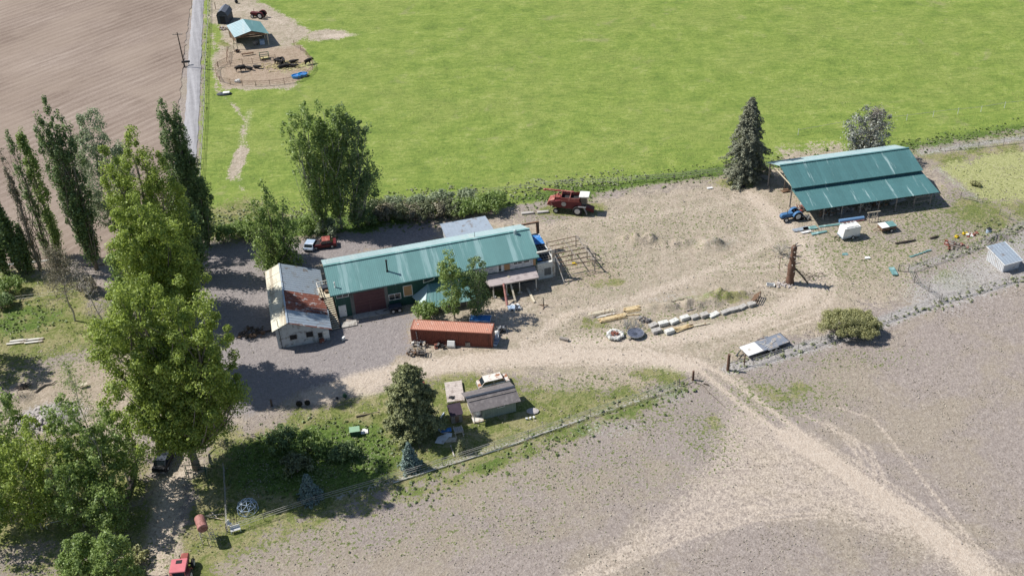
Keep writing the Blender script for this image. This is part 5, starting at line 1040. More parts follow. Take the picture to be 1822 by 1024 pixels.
# ================================================================ YARD THINGS
junk('debris_pile', 'white and dark debris under the leaning logs', (918, 548), M['white'], 41, 10, 1.0, .45, M['navy'])
q = MB(); q.b2((-.9, -.5, .3), (.9, .5, .38)); [q.b2((x-.05, y-.05, 0), (x+.05, y+.05, .3)) for x in (-.8, .8) for y in (-.4, .4)]; solo(q, 'low_table', M['paleblue'], 'pale blue low table at the foot of the leaning logs', 'table', (914, 549), R_(8))
T = thing('weathered_anvil_stand', 'dark pointed stand with spreading feet right of the porch', 'stand', (967, 545), 0); q = MB(); q.tube((0, 0, 0), (0, 0, 1.7), .09, .05); q.build('pole', M['black'], T)
for a in (20, 140, 260): MB().bar((0, 0, .25), (.75*math.cos(R_(a)), .75*math.sin(R_(a)), .03), .1).build('foot', M['wood'], T)
# collapsed pole frame
FA = [wl(*p, z) for p, z in (((968, 434), 2.3), ((1008, 423), 2.5), ((1041, 446), 2.9), ((1052, 484), 0), ((1004, 487), .2), ((988, 455), 2.2))]
T = thing('roofless_pole_frame', 'brown skeleton frame of poles standing right of the workshop', 'frame', tuple(wo), HW)
x0, x1, y0, y1 = 35.6, 41.2, -.6, 7.2
q = MB()
for i in range(7):
    y = y0+(y1-y0)*i/6; q.tube((x0, y, 2.15-.05*i), (x1-.1*i, y+.1, 1.95), .07, .06, 6)
q.build('rafter', M['wood'], T)
for x, y, h in ((x0, y0, 2.2), (x1, y0, 2.35), (x0, y1, 2.2), (x1-.6, y1, 2.2), (x1, 3.2, 2.6), (x1-2.6, 3.2, 2.3), (x1+.25, 1., 2.1)): MB().tube((x, y, 0), (x, y, h), .09, .08, 7).build('post', M['greywood'], T)
q = MB(); q.tube((x1-.05, y0, 2.1), (x1-.5, y1, 2.1), .1, .09, 7); q.tube((x0, y0, 2.05), (x0, y1, 2.05), .09, .08, 7); q.tube((x1-2.6, y0+1, 2.3), (x1-2.9, y1-1, 2.35), .07, .06, 7); q.build('beam', M['greywood'], T)
q = MB(); q.tube((x1+.1, y0-.2, 2.4), (x1+.9, 1.0, .1), .06); q.tube((x1, 1.5, 2.2), (x1+.9, 1.6, 1.6), .07); q.tube((x1+.9, 1.6, 1.6), (x1+.9, 1.6, 0), .07); q.tube((x1-.2, 4, 2.3), (x1+.7, 2.2, 1.7), .06); q.tube((x1-.4, 6.8, 2.2), (x1+.3, 3.5, 2.6), .06); q.tube((x0, y0, .3), (x1, y0-.3, .3), .06); q.build('fallen_pole', M['greywood'], T)
q = MB(); q.b2((-.25, -.15, .02), (.25, .15, .3)); q.tube((-.3, .1, .2), (.5, -.3, .1), .06); solo(q, 'yellow_jerrycan', M['yellow'], 'small yellow can on the ground inside the pole frame', 'can', (1021, 470))
MB_ = MB; rb = random.Random(8)
for (x, y, l, lab) in ((939, 380, 2.2, 'pale slab left of the combine, the left one'), (966, 378, 2.0, 'pale thick slab just left of the combine')):
    q = MB(); q.b2((-l/2, -.3, 0), (l/2, .3, .28)); solo(q, 'pale_slab', M['concrete'], lab, 'slab', (x, y), R_(4), bevel=.03)
# stump pole with props
g_ = G(1405, 503); T = thing('carved_stump_pole', 'tall red-brown stripped trunk with broken stubs standing in the yard', 'tree stump', tuple(g_), 0)
q = MB(); gs = random.Random(4); q.path([(gs.uniform(-.07, .07), gs.uniform(-.07, .07), -.1+.47*i) for i in range(16)], [.60+gs.uniform(-.07, .09)-.012*i for i in range(15)]+[.22], 12); q.build('trunk', M['stumpwood'], T, smooth=True)
for a, z, l in ((40, 6.9, .5), (250, 6.8, .5), (140, 5.2, .5), (-90, 6.0, .5), (-80, 5.1, .4), (-100, 3.6, .4), (-70, 2.4, .5), (10, 6.7, .8), (170, 6.4, .8), (80, 6.2, .6), (-20, 5.0, 1.), (200, 4.9, .6), (-60, 4.4, .5), (160, 3.0, .7), (20, 3.3, 1.2), (100, 5.7, .7)):
    q = MB(); q.path([(math.cos(R_(a))*.3, math.sin(R_(a))*.3, z), (math.cos(R_(a))*(.4+l*.6), math.sin(R_(a))*(.4+l*.6), z+.1), (math.cos(R_(a))*(.4+l), math.sin(R_(a))*(.4+l), z+.35*rb.random())], [.13, .1, .05], 6); q.build('branch_stub', M['greywood'], T)
q = MB(); q.path([(.2, 0, 3.1), (1.5, -.3, 1.7), (2.7, -.6, .15)], [.16, .14, .12], 7); solo(q, 'fallen_branch', M['darkbark'], 'dark thick branch leaning on the stripped trunk, its right side', 'branch', tuple(g_))
q = MB(); rr2 = random.Random(12)
for i in range(60):
    a = (rr2.uniform(-1.6, 1.8), rr2.uniform(-1, 1), rr2.uniform(.05, .5)); b = (a[0]+rr2.uniform(-1.1, 1.1), a[1]+rr2.uniform(-.7, .7), rr2.uniform(.05, .9)); q.path([a, ((a[0]+b[0])/2, (a[1]+b[1])/2, (a[2]+b[2])/2+.15), b], [.03, .025, .012], 4)
solo(q, 'brush_heap', M['darkbark'], 'tangle of dark twigs lying right of the stripped trunk', 'brush pile', (1446, 494))
q = MB()
for i in range(90):
    a = (rr2.uniform(-1.3, 1.3), rr2.uniform(-.9, .9), rr2.uniform(.3, 1.4)); b = (a[0]+rr2.uniform(-.9, .9), a[1]+rr2.uniform(-.6, .6), a[2]+rr2.uniform(-.2, .9)); q.path([a, b], [.03, .012], 4)
for i in range(10): q.path([(0, 0, 0), (rr2.uniform(-1.2, 1.2), rr2.uniform(-.8, .8), 1.5)], [.05, .015], 4)
solo(q, 'bare_bush', M['palebark'], 'pale leafless bush behind the stripped trunk', 'bush', (1389, 452))
q = MB(); q.tube((0, 0, 0), (0, 0, 2.6), .05); q.tube((0, 0, 2.4), (.3, .1, 2.8), .03); solo(q, 'thin_pole', M['wood'], 'thin crooked pole left of the stripped trunk', 'pole', (1386, 482))
rc = random.Random(5)
def rock(mb, x, y, z, r, g): mb.ell((x, y, z), (r*g.uniform(.8, 1.3), r*g.uniform(.8, 1.2), r*.75), 7, 5, .18, g)
q = MB()
for i in range(46): rock(q, rc.gauss(0, .9), rc.gauss(0, .55), .08, rc.uniform(.08, .22), rc)
solo(q, 'rubble', M['stone'], 'scatter of pale stones around the foot of the stripped trunk', 'stones', (1396, 506), kind='stuff')
T = thing('plastic_toboggan', 'white plastic tub left of the stripped trunk', 'tub', (1371, 508), R_(-15)); q = MB(); q.b2((-.6, -.35, 0), (.6, .35, .06)); [q.b2(a, b) for a, b in (((-.62, -.37, 0), (-.55, .37, .3)), ((.55, -.37, 0), (.62, .37, .3)), ((-.55, -.37, 0), (.55, -.31, .3)), ((-.55, .31, 0), (.55, .37, .3)))]; q.build('shell', M['white'], T); MB().b2((-.45, -.22, .061), (.45, .22, .1)).build('contents', M['navy'], T)
T = thing('wooden_crate_stand', 'dark brown upright wooden rack at the end of the block row', 'rack', (1344, 534), R_(62)); q = MB(); [q.b2((-1.1+.02, -.45+i*.16, 1.05-i*.16), (1.1, -.33+i*.16, 1.1-i*.16)) for i in range(6)]; q.build('slats', M['wood'], T); q = MB(); [q.bar((x, -.5, 0), (x, -.45, 1.1), .1) for x in (-1., 0, 1.)]; [q.bar((x, -.5, 1.1), (x, .6, .05), .1) for x in (-1., 0, 1.)]; q.build('frame', M['stumpwood'], T)
# concrete blocks
BL = [(1162, 580, 'concrete', 'tilted grey block at the left end of the block row, back one'), (1168, 590, 'concrete', 'low grey block at the left end of the row, front one'), (1180, 577, 'blockwhite', 'white block second in the back of the row, stood on end'), (1191, 591, 'blockwhite', 'cracked white block in front, beside the yellow boards'), (1199, 573, 'blockwhite', 'large bright white block in the back of the row'), (1218, 567, 'blockwhite', 'broken white block behind the yellow boards'), (1236, 565, 'concrete', 'grey block right of the broken white one'), (1253, 562, 'concrete', 'grey block behind the end of the yellow boards'), (1270, 560, 'blockwhite', 'wide flat pale block in the middle of the row'), (1291, 556, 'concrete', 'dark-sided block right of the wide flat one'), (1306, 552, 'concrete', 'low block just past the middle of the row'), (1321, 547, 'concrete', 'tall block third from the right end'), (1337, 543, 'concrete', 'rightmost block, below the brown rack')]
base_b = None; GB = 'row of concrete blocks in the yard'
for i, (x, y, m, lab) in enumerate(BL):
    q = MB(); g = random.Random(i+60); sx, sy, sz = g.uniform(.62, .78), g.uniform(.38, .46), g.uniform(.38, .52)
    if '1270' in str(x): sx, sz = .9, .25
    q.b2((-sx, -sy, -.05), (sx, sy, sz)); q.b2((-.1, -.05, sz), (.1, .05, sz+.06)); solo(q, 'concrete_block', M[m], lab, 'block', (x, y), fh_+g.uniform(-.18, .18), GB, bevel=.035)
def lumber(label, at, rz, L_, n, lay, m, seed, wdt=.16, mess=.1, group=None, name='lumber_stack'):
    g = random.Random(seed); q = MB()
    for k_ in range(lay):
        for i in range(n-k_):
            y = (i-(n-k_)/2)*(wdt+.03)+g.uniform(-.02, .02); dx = g.uniform(-.3, .3); z = .06+k_*.11; a = g.uniform(-mess, mess)*.1
            q.bar((-L_/2+dx, y-a*L_/2, z), (L_/2+dx, y+a*L_/2, z), wdt, .09)
    for x in (-L_*.35, L_*.35): q.b2((x-.06, -n*.1, -.03), (x+.06, n*.1, .015))
    return solo(q, name, M[m], label, 'lumber', at, rz, group)
lumber('pale brown board stack left of the other lumber, farthest left', (1067, 556), hd((1042, 561), (1095, 551)), 4.4, 4, 2, 'palewood', 1)
lumber('yellow board stack above the round fire pit', (1089, 566), hd((1066, 571), (1112, 561)), 4., 6, 3, 'newwood', 2)
lumber('short pale plank bundle right of the other lumber', (1124, 550), hd((1110, 552), (1136, 547)), 2.2, 6, 3, 'newwood', 3, .2)
lumber('thin loose boards between the brown and yellow stacks', (1080, 560), hd((1060, 564), (1100, 555)), 3.2, 2, 1, 'dirtywhite', 4, .14, 1)
lumber('long thin board beyond the short plank bundle', (1118, 560), hd((1100, 560), (1140, 558)), 3.4, 1, 1, 'newwood', 44, .16, .1)
lumber('yellow boards lying in front of the white blocks', (1214, 583), hd((1196, 588), (1232, 577)), 3., 5, 2, 'newwood', 5, .16, 1.2)
lumber('brown thin boards at the right end of the yellow boards', (1246, 577), hd((1232, 579), (1260, 574)), 2.4, 2, 1, 'palewood', 6, .14, .8)
leaning('long_pole', 'long dark pole lying behind the block row', 'pole', (1155, 547), .12, (1221, 531), .12, .12, M['darkbark'])
leaning('long_pole', 'shorter brown pole lying beside the long dark pole', 'pole', (1172, 546), .1, (1238, 533), .1, .08, M['wood'])
leaning('long_pole', 'pale thin pole lying on the berm beyond the block row', 'pole', (1190, 541), .3, (1262, 528), .3, .08, M['palewood'])
leaning('weathered_beam', 'grey square beam lying on the berm behind the white blocks', 'timber', (1222, 552), .2, (1252, 545), .25, .1, M['greywood'], .2)
lumber('loose grey boards strewn left of the farthest left board stack', (1050, 566), hd((1036, 569), (1066, 562)), 2.6, 3, 1, 'greywood', 61, .14, 2.)
junk('junk_heap', 'grey broken boards and scrap right of the blocks behind the boards', (1146, 570), M['greywood'], 81, 9, .8, .35, M['steel'])
q = MB(); g = random.Random(77)
for i in range(15):
    a = 6.283*i/15; q.ell((1.05*math.cos(a)*g.uniform(.9, 1.1), .95*math.sin(a)*g.uniform(.9, 1.1), .3), (g.uniform(.22, .45), g.uniform(.2, .4), g.uniform(.18, .36)), 7, 5, .25, g)
T = thing('stone_fire_ring', 'raised ring of pale stones with rusty scrap inside', 'fire pit', (1094, 598), 0); q.build('stones', M['blockwhite'], T); MB().tube((0, 0, 0), (0, 0, .35), .9, .9, 14).build('ash_bed', M['stone'], T)
q = MB(); [q.box((g.uniform(-.4, .5), g.uniform(-.3, .4), .5), (.35, .3, .25), g.uniform(0, 3)) for i in range(5)]; q.build('scrap', M['rust'], T)
T = thing('round_mesh_dish', 'dark blue-grey round dish tilted on the ground beside the fire ring', 'dish', (1131, 596), 0); q = MB(); n = 24
vs = [(0, -.1, .2)]+[(r_*math.cos(6.283*i/n), r_*math.sin(6.283*i/n), .3+.12*r_) for r_ in (.6, 1.2) for i in range(n)]
q.add(vs, [(0, 1+i, 1+(i+1) % n) for i in range(n)]+[(1+i, 1+n+i, 1+n+(i+1) % n, 1+(i+1) % n) for i in range(n)]); q.build('bowl', W('blue_grey_mesh', (.11, .125, .17), .6, .3, .3, 3), T)
q = MB(); q.path([(1.22*math.cos(6.283*i/n), 1.22*math.sin(6.283*i/n), .46) for i in range(n+1)], .06, 6); q.build('rim', M['steel'], T); q = MB(); [q.bar((0, 0, .22), (1.2*math.cos(R_(a)), 1.2*math.sin(R_(a)), .47), .04) for a in range(0, 360, 45)]; q.tube((0, 0, .0), (0, 0, .3), .25); q.build('ribs', M['navy'], T)
q = MB(); g = random.Random(5)
for i in range(70):
    a = (g.gauss(-.1, .8), g.gauss(0, .5), g.uniform(0, .2)); b = (a[0]+g.uniform(-.7, .5), a[1]+g.uniform(.0, .8), g.uniform(.3, 1.3)); q.path([a, ((a[0]+b[0])/2+.1, (a[1]+b[1])/2, b[2]*.7), b], [.022, .02, .015], 4)
solo(q, 'wire_tangle', M['steel'], 'tangle of grey wire and mesh behind the round dish', 'wire', (1124, 583))
leaning('short_timber', 'short dark timber between the fire ring and the round dish', 'timber', (1118, 603), .12, (1128, 598), .12, .1, M['greywood'], .22)
q = MB(); q.prism([(-.25, 0), (.25, 0), (.2, .35), (-.2, .3)], -.7, .7); solo(q, 'feed_trough', M['greywood'], 'small grey box lying alone in the yard left of the fire ring', 'box', (1004, 604), R_(-28))
# metal sheets, pipe, sawhorse
for pts, m, lab in (([(1409, 409), (1436, 403), (1440, 409), (1413, 413)], 'galv', 'bluish sheet at the left end of the sheets by the open barn'), ([(1428, 406), (1450, 402), (1456, 407), (1430, 410)], 'tealpl', 'teal sheet behind the bluish one near the open barn'), ([(1424, 414), (1442, 410), (1444, 413), (1428, 416)], 'white', 'small white sheet between two green ones'), ([(1443, 415), (1470, 411), (1472, 413), (1445, 419)], 'tealpl', 'pale green narrow sheet, front one near the white trailer'), ([(1456, 403), (1500, 397), (1502, 400), (1458, 405)], 'tealpl', 'long teal strip in the shadow edge of the open barn')):
    q = MB(); c0 = G(*pts[0]); q.slab([tuple(G(*p)-c0+Vector((0, 0, .16))) for p in pts], .14); solo(q, 'roofing_sheets', M[m], lab, 'metal sheets', tuple(c0), group='metal sheets lying by the open barn')
a, b = G(1493, 393, .35), G(1537, 387, .35)
q = MB(); q.tube((0, 0, 0), tuple(b-a), .3, .3, 14); solo(q, 'culvert_pipe', W('pale_blue_pipe', (.18, .33, .55), .4, .2, .1, 2), 'long pale blue pipe in front of the open barn', 'pipe', tuple(a))
a2, b2_ = G(1495, 397, .12), G(1538, 391, .12); q = MB(); q.tube((0, 0, 0), tuple(b2_-a2), .1, .1, 8); solo(q, 'thin_pipe', M['tankrust'], 'thin rusty pipe in front of the pale blue pipe', 'pipe', tuple(a2))
T = thing('sawhorse_frame', 'tall grey wooden A-frame beside the pale blue pipe', 'frame', (1552, 393), HP); q = MB()
for x in (-.8, .8):
    q.bar((x, -.5, 0), (x, 0, 1.7), .09); q.bar((x, .5, 0), (x, 0, 1.7), .09); q.bar((x, -.3, .7), (x, .3, .7), .07)
q.build('legs', M['greywood'], T); q = MB(); q.bar((-1.1, 0, 1.75), (1.2, 0, 1.75), .12); q.bar((-.4, -.1, .9), (.4, -.1, .9), .08); q.bar((-.3, -.5, 0), (-.1, 0, 1.7), .07); q.bar((.3, -.5, 0), (.1, 0, 1.7), .07); q.build('top_bar', M['palewood'], T)
q = MB(); q.box((0, 0, .15), (1.4, .6, .18), .2); q.box((.1, .4, .3), (.9, .5, .1), -.2); q.bar((-1., .3, .2), (.8, -.3, .3), .12); solo(q, 'plank_heap', M['wood'], 'heap of weathered planks at the back left of the open barn', 'planks', (1398, 341))
q = MB(); q.b2((-.9, -.4, .05), (.9, .4, .3)); q.b2((-.6, -.25, .3), (.2, .25, .5)); solo(q, 'scrap_tub', M['black'], 'dark scrap under the tall spruce', 'scrap', (1317, 332), R_(-20), bevel=.05)
q = MB(); q.box((0, 0, .08), (1.0, .5, .12)); solo(q, 'white_board', M['white'], 'white board in the grass left of the tall spruce', 'board', (1263, 335), R_(10))
q = MB(); q.slab([(-.45, -1.0, .25), (.45, -1.0, .2), (.5, 1.0, .3), (-.4, 1.05, .28)], .1); solo(q, 'teal_sheet', M['tealpl'], 'upright-lying teal sheet at the pen corner', 'sheet', (1589, 484), R_(2))
q = MB(); q.slab([(-.5, -.3, .06), (.5, -.3, .05), (.5, .3, .06), (-.3, .3, .06)], .03); solo(q, 'teal_scrap', M['tealpl'], 'small teal scrap lying in the yard left of the pen', 'sheet', (1503, 452))
q = MB(); q.slab([(-.5, -.3, .12), (.5, -.2, .1), (.4, .3, .12), (-.3, .3, .12)], .08); solo(q, 'white_scrap', M['white'], 'small white scrap lying left of the pen corner', 'scrap', (1543, 459))
q = MB(); g = random.Random(6)
for i in range(5): q.slab([(x+g.uniform(-.2, .2), y, .08+.02*i) for x, y in ((-.9+i*.8, -.2+i*.3), (-.2+i*.8, .0+i*.3), (-.1+i*.8, .25+i*.3), (-.9+i*.8, .1+i*.3))], .05)
solo(q, 'scrap_sheeting', M['tealpl'], 'row of bent teal panels along the pale mound in the pen', 'scrap', (1628, 456), R_(2))
q = MB(); [q.box((g.uniform(-.3, .3), g.uniform(-.2, .2), .2), (.5, .3, .2), g.uniform(0, 3)) for i in range(3)]; solo(q, 'yellow_crate', M['yellow'], 'yellow plastic scrap on the bank, the left one', 'plastic scrap', (1701, 422))
q = MB(); [q.box((g.uniform(-.3, .3), g.uniform(-.2, .2), .2), (.5, .35, .2), g.uniform(0, 3)) for i in range(3)]; solo(q, 'yellow_crate', M['yellow'], 'yellow plastic scrap on the bank, the right one', 'plastic scrap', (1716, 417))
junk('junk_heap', 'rusty and white scrap right of the yellow pieces', (1730, 421), M['rust'], 51, 8, .8, .5, M['white'])
junk('junk_heap', 'line of rusty scrap on the pale mound above the pen', (1700, 437), M['rust'], 52, 12, 1.6, .35, M['greywood'])
T = thing('round_tank', 'upright blue-and-white round drum with a dark lid on the slope', 'drum', (1758, 417), 0); MB().tube((0, 0, .25), (0, 0, 1.1), .42, .42, 14).build('drum', M['paleblue'], T); MB().tube((0, 0, 1.1), (0, 0, 1.2), .45, .3, 14).build('lid', M['black'], T); q = MB(); [q.box((.4*math.cos(a), .4*math.sin(a), .12), (.2, .2, .25), a) for a in (0, 2.1, 4.2)]; q.build('feet', M['black'], T)
for (x, y, l, lab) in ((1612, 432, 3.6, 'long dark log lying in the weeds above the pen'), (1663, 424, 1.6, 'short dark log right of the long one in the weeds')):
    q = MB(); q.path([(-l/2, 0, .12), (0, .15, .2), (l/2, .5, .12)], [.16, .18, .1], 7); solo(q, 'fallen_log', M['darkbark'], lab, 'log', (x, y), R_(3))
# ================================================================ AROUND THE LAWN
T = thing('utility_box', 'pale green utility box with a white pad on the lawn', 'utility box', (632, 772), R_(8)); MB().b2((-.62, -.42, 0), (.62, .42, .85)).build('cabinet', M['dkgrn'], T); MB().slab([(-.68, -.48, .86), (.68, -.48, .86), (.68, .48, .98), (-.68, .48, .98)], .06).build('lid', M['grn'], T)
q = MB(); q.b2((-.45, -.5, -.02), (.5, .45, .12)); solo(q, 'white_pad', M['white'], 'white square pad right of the green utility box', 'pad', (648, 767), R_(8))
q = MB(); q.ell((0, 0, .28), (.32, .3, .3), 10, 6); q.b2((-.15, -.15, .5), (.15, .15, .62)); solo(q, 'green_barrel', M['dkgrn'], 'small dark green drum at the lane edge', 'drum', (614, 706))
q = MB(); q.ell((0, 0, .15), (.22, .2, .18), 8, 5, .1, rc); solo(q, 'dark_rock', M['black'], 'small dark rock left of the green drum', 'rock', (600, 709))
q = MB(); q.wheel((0, 0, .45), .45, .3); q.wheel((1.1, .2, .4), .4, .28); solo(q, 'tyre_pair', M['rubber'], 'dark tyres standing in the shade on the lane', 'tyres', (533, 722))
q = MB(); q.tube((0, 0, 0), (0, 0, 1.2), .15, .12); solo(q, 'short_post', M['darkbark'], 'short dark post in the shade on the lane', 'post', (484, 722))
q = MB(); [q.bar((-1.6, .0+i*.05, .1+.12*i), (1.6, .3, .1+.12*i), .1, .12) for i in range(2)]; solo(q, 'timber_edging', M['darkbark'], 'dark timber edging of the bed left of the big conifer', 'timber', (655, 740), R_(8))
q = MB(); q.slab([(-.9, -.6, .12), (.2, -.9, .1), (1.0, .2, .3), (.4, .9, .2), (-.5, .5, .15)], .04); q.slab([(.2, .3, .4), (1.3, .2, .25), (1.4, .9, .3), (.5, 1.1, .35)], .04); solo(q, 'white_tarp', M['white'], 'crumpled white sheet on the lawn near the fence', 'tarp', (786, 782))
q = MB(); q.slab([(-.8, -.4, .08), (.7, -.5, .08), (.8, .3, .1), (-.6, .4, .1)], .05); solo(q, 'cardboard_sheet', M['palewood'], 'tan flat board right of the crumpled white sheet', 'board', (803, 782), R_(5))
a = G(781, 768); pts = [G(*p, .08)-a for p in ((790, 734), (784, 744), (780, 755), (781, 765), (790, 770), (796, 763))]
q = MB(); q.path([tuple(p) for p in pts], .13, 6); solo(q, 'blue_hose', M['paleblue'], 'pale blue tube curving along the foot of the conifer', 'tube', tuple(a))
q = MB(); [q.slab([(-.5+.3*i, -.4, .2+.1*i), (.3+.3*i, -.3, .25), (.4+.2*i, .3, .4), (-.4+.3*i, .4, .2)], .04) for i in range(3)]; solo(q, 'blue_tarp', M['bluet'], 'small crumpled blue tarp above the white sheet', 'tarp', (792, 767))
T = thing('log_cart', 'small wooden cart frame holding logs right of the blue tarp', 'cart', (817, 770), R_(10)); q = MB(); [q.bar((x, -1.1, .3), (x, 1., .45), .1) for x in (-.55, .45)]; [q.bar((-.7, y, .4), (.6, y, .4), .08) for y in (-.3, .5)]; q.build('frame', M['palewood'], T); q = MB(); [q.tube((-.6+.25*i, .6, .55), (-.5+.25*i, -.3, .5), .12) for i in range(5)]; q.build('logs', M['concrete'], T)
a = G(802, 793); b = G(808, 812); q = MB(); q.bar((0, 0, .12), (b.x-a.x, b.y-a.y, .12), .14, .08); solo(q, 'white_pole', M['dirtywhite'], 'pale board pointing from the tan board to the fence', 'board', tuple(a))
a = G(750, 783); b = G(760, 770); q = MB(); q.bar((0, 0, .12), (b.x-a.x, b.y-a.y, .3), .16, .1); solo(q, 'pale_log', M['palewood'], 'short pale log below the broad conifer', 'log', tuple(a))
q = MB(); q.box((0, 0, .25), (.5, .4, .5), .3); q.wheel((.1, -.25, .2), .2, .08); solo(q, 'red_mower', M['red'], 'small red machine half hidden behind the broad conifer', 'mower', (752, 684), .4)
q = MB(); [q.box((.5*i, .1*i, .1), (.3, .22, .2), i) for i in range(3)]; solo(q, 'white_stones', M['white'], 'three small white stones on the grass right of the cabin', 'stones', (937, 745))
q = MB(); q.ell((0, 0, .02), (.9, .7, .2), 9, 5, .1, rc); solo(q, 'earth_heap', M['stone'], 'small bare earth heap right of the cabin', 'earth heap', (948, 731))
# fuel tank on a stand
T = thing('fuel_tank', 'rusty pinkish fuel tank raised on pale metal legs beside the lane', 'fuel tank', (366, 958), hd((370, 952), (362, 928)))
q = MB(); q.path([(-1.0, 0, 2.7), (-.95, 0, 2.7), (.95, 0, 2.7), (1.0, 0, 2.7)], [.55, .62, .62, .55], 18); q.build('tank', M['tankrust'], T)
q = MB()
for x in (-.7, .7):
    for y in (-.45, .45): q.bar((x, y*1.2, 0), (x, y, 2.2), .07)
    q.bar((x, -.5, 2.15), (x, .5, 2.15), .08); q.bar((x, -.5, .4), (x, .45, 2.0), .05)
for y in (-.48, .48): q.bar((-.7, y, .9), (.7, y, .9), .05)
q.build('stand', M['dirtywhite'], T); q = MB(); q.bar((-.9, -.75, 0), (-.75, -.65, 2.2), .05); q.bar((-.9, -1.1, 0), (-.75, -1.0, 2.2), .05); [q.bar((-.86, -1.05, .4+.4*i), (-.86, -.7, .4+.4*i), .05) for i in range(5)]; q.build('ladder', M['dirtywhite'], T)
# climbing dome
T = thing('climbing_dome', 'pale metal climbing dome in the shaded garden', 'climbing frame', (441, 905), 0); q = MB(); R2 = 1.35; rings = [(R2, 0.05, 8, 0), (R2*.9, .75, 8, .39), (R2*.5, 1.25, 5, 0), (0.02, 1.45, 1, 0)]; P3 = []
for r_, z, n, a0 in rings: P3.append([(r_*math.cos(a0+6.283*i/n), r_*math.sin(a0+6.283*i/n), z) for i in range(n)])
for k_, ring in enumerate(P3):
    n = len(ring)
    if n > 1: [q.tube(ring[i], ring[(i+1) % n], .035, n=5) for i in range(n)]
    if k_ < 3:
        for p in ring:
            for s in sorted(P3[k_+1], key=lambda s: (s[0]-p[0])**2+(s[1]-p[1])**2)[:2]: q.tube(p, s, .035, n=5)
q.build('bars', M['paleblue'], T)
T = thing('garden_bench', 'white garden seat by the fence corner', 'bench', (420, 945), R_(20)); MB().b2((-.6, -.25, .4), (.6, .25, .46)).build('seat', M['white'], T); MB().b2((-.6, .22, .46), (.6, .28, .9)).build('backrest', M['white'], T); [MB().b2((x-.04, y-.04, 0), (x+.04, y+.04, .4)).build('leg', M['white'], T) for x in (-.55, .55) for y in (-.2, .2)]
q = MB(); q.box((0, 0, .35), (.5, .45, .1)); q.box((0, .2, .6), (.5, .06, .5)); [q.box((x, y, .17), (.05, .05, .34)) for x in (-.2, .2) for y in (-.18, .18)]; solo(q, 'white_chair', M['white'], 'small white chair left of the garden seat', 'chair', (409, 935), R_(60))
q = MB(); [q.bar((-1.2, 0, .15+.1*i), (1.0, -.7+.9*i, .15), .09) for i in range(2)]; q.bar((-.6, .6, .1), (.2, -.3, .2), .12); solo(q, 'pale_poles', M['palewood'], 'crossed pale poles above the fuel tank', 'poles', (384, 918))
# left side things
for i, (x, y, lab) in enumerate(((62, 604, 'white board on the grass, upper right one of four'), (60, 609, 'white board on the grass, lower right one of four'), (34, 606, 'white board on the grass, upper left one of four'), (28, 611, 'white board on the grass, lower left one of four'))):
    q = MB(); q.b2((-1.35, -.18, .05), (1.35, .18, .18)); solo(q, 'white_board', M['dirtywhite'], lab, 'board', (x, y), R_(6), group='white boards on the left grass')
q = MB(); q.b2((-.6, -.3, .4), (.6, .3, .48)); q.bar((-.5, 0, 0), (-.5, 0, .4), .1); q.bar((.5, 0, 0), (.5, 0, .4), .1); solo(q, 'small_bench', M['palewood'], 'small pale board on blocks beside the rubble', 'bench', (149, 688), R_(18))
q = MB(); g = random.Random(14); q.ell((0, 0, .2), (.6, .5, .5), 8, 6, .2, g)
for i in range(9): a = 6.28*i/9; q.path([(.2*math.cos(a), .2*math.sin(a), .4), (.8*math.cos(a), .8*math.sin(a), .3), (1.3*math.cos(a+.2), 1.3*math.sin(a+.2), g.uniform(0, .6))], [.12, .08, .03], 5)
solo(q, 'root_stump', M['darkbark'], 'dark upturned root stump at the left dirt patch', 'stump', (42, 690))
a = G(62, 698); pts = [G(*p, .15)-a for p in ((62, 698), (70, 690), (80, 684), (92, 682), (100, 677))]; q = MB(); q.path([tuple(p) for p in pts], [.14, .16, .14, .1, .06], 7); solo(q, 'bent_log', M['bark'], 'bent grey log lying on the left dirt patch', 'log', tuple(a))
q = MB(); g = random.Random(15)
for i in range(150): rock(q, g.gauss(0, 1.6), g.gauss(0, 1.1), .1+max(0, .5-abs(g.gauss(0, .4))), g.uniform(.12, .32), g)
solo(q, 'rubble_heap', M['stone'], 'heap of pale mauve rubble above the thicket', 'rubble', (72, 752), kind='stuff')
q = MB(); q.prism([(-.3, 0), (.3, 0), (.1, 1.0), (-.1, 1.1)], -.3, .3); solo(q, 'black_stump', M['black'], 'charred pointed stump on the rubble heap', 'stump', (90, 752), .4)
a = G(97, 748); b = G(101, 727, 0); q = MB(); q.tube((0, 0, .1), (b.x-a.x, b.y-a.y, .8), .08, .05); solo(q, 'grey_pole', M['greywood'], 'thin grey pole leaning beside the charred stump', 'pole', tuple(a))
pts = [(238, 790), (237, 830), (232, 860), (224, 890)]; a = G(*pts[0]); q = MB(); q.path([tuple(G(*p, .1)-a) for p in pts], [.3, .42, .4, .25], 8); solo(q, 'earth_bank', M['darkbark'], 'dark earth bank edge left of the lane', 'bank', tuple(a))
junk('junk_heap', 'dark brush and branches on the drive left of the old barn', (448, 592), M['darkbark'], 61, 14, 1.9, .35, M['wood'])
q = MB(); q.bar((-2.6, 0, .12), (2.4, .9, .12), .16); q.bar((-2.4, -.1, .1), (-1.2, 1.4, .2), .14); q.bar((-.2, .2, .14), (.8, 1.4, .1), .1); solo(q, 'broken_branches', M['darkbark'], 'dark fallen branches beside the old barn wall', 'branches', (455, 597), R_(4))
q = MB(); q.box((0, 0, .2), (.5, .35, .4), .4); q.box((.1, .1, .45), (.3, .3, .1), .9); solo(q, 'white_bucket', M['white'], 'white bucket at the drive edge right of the old barn', 'bucket', (611, 604))
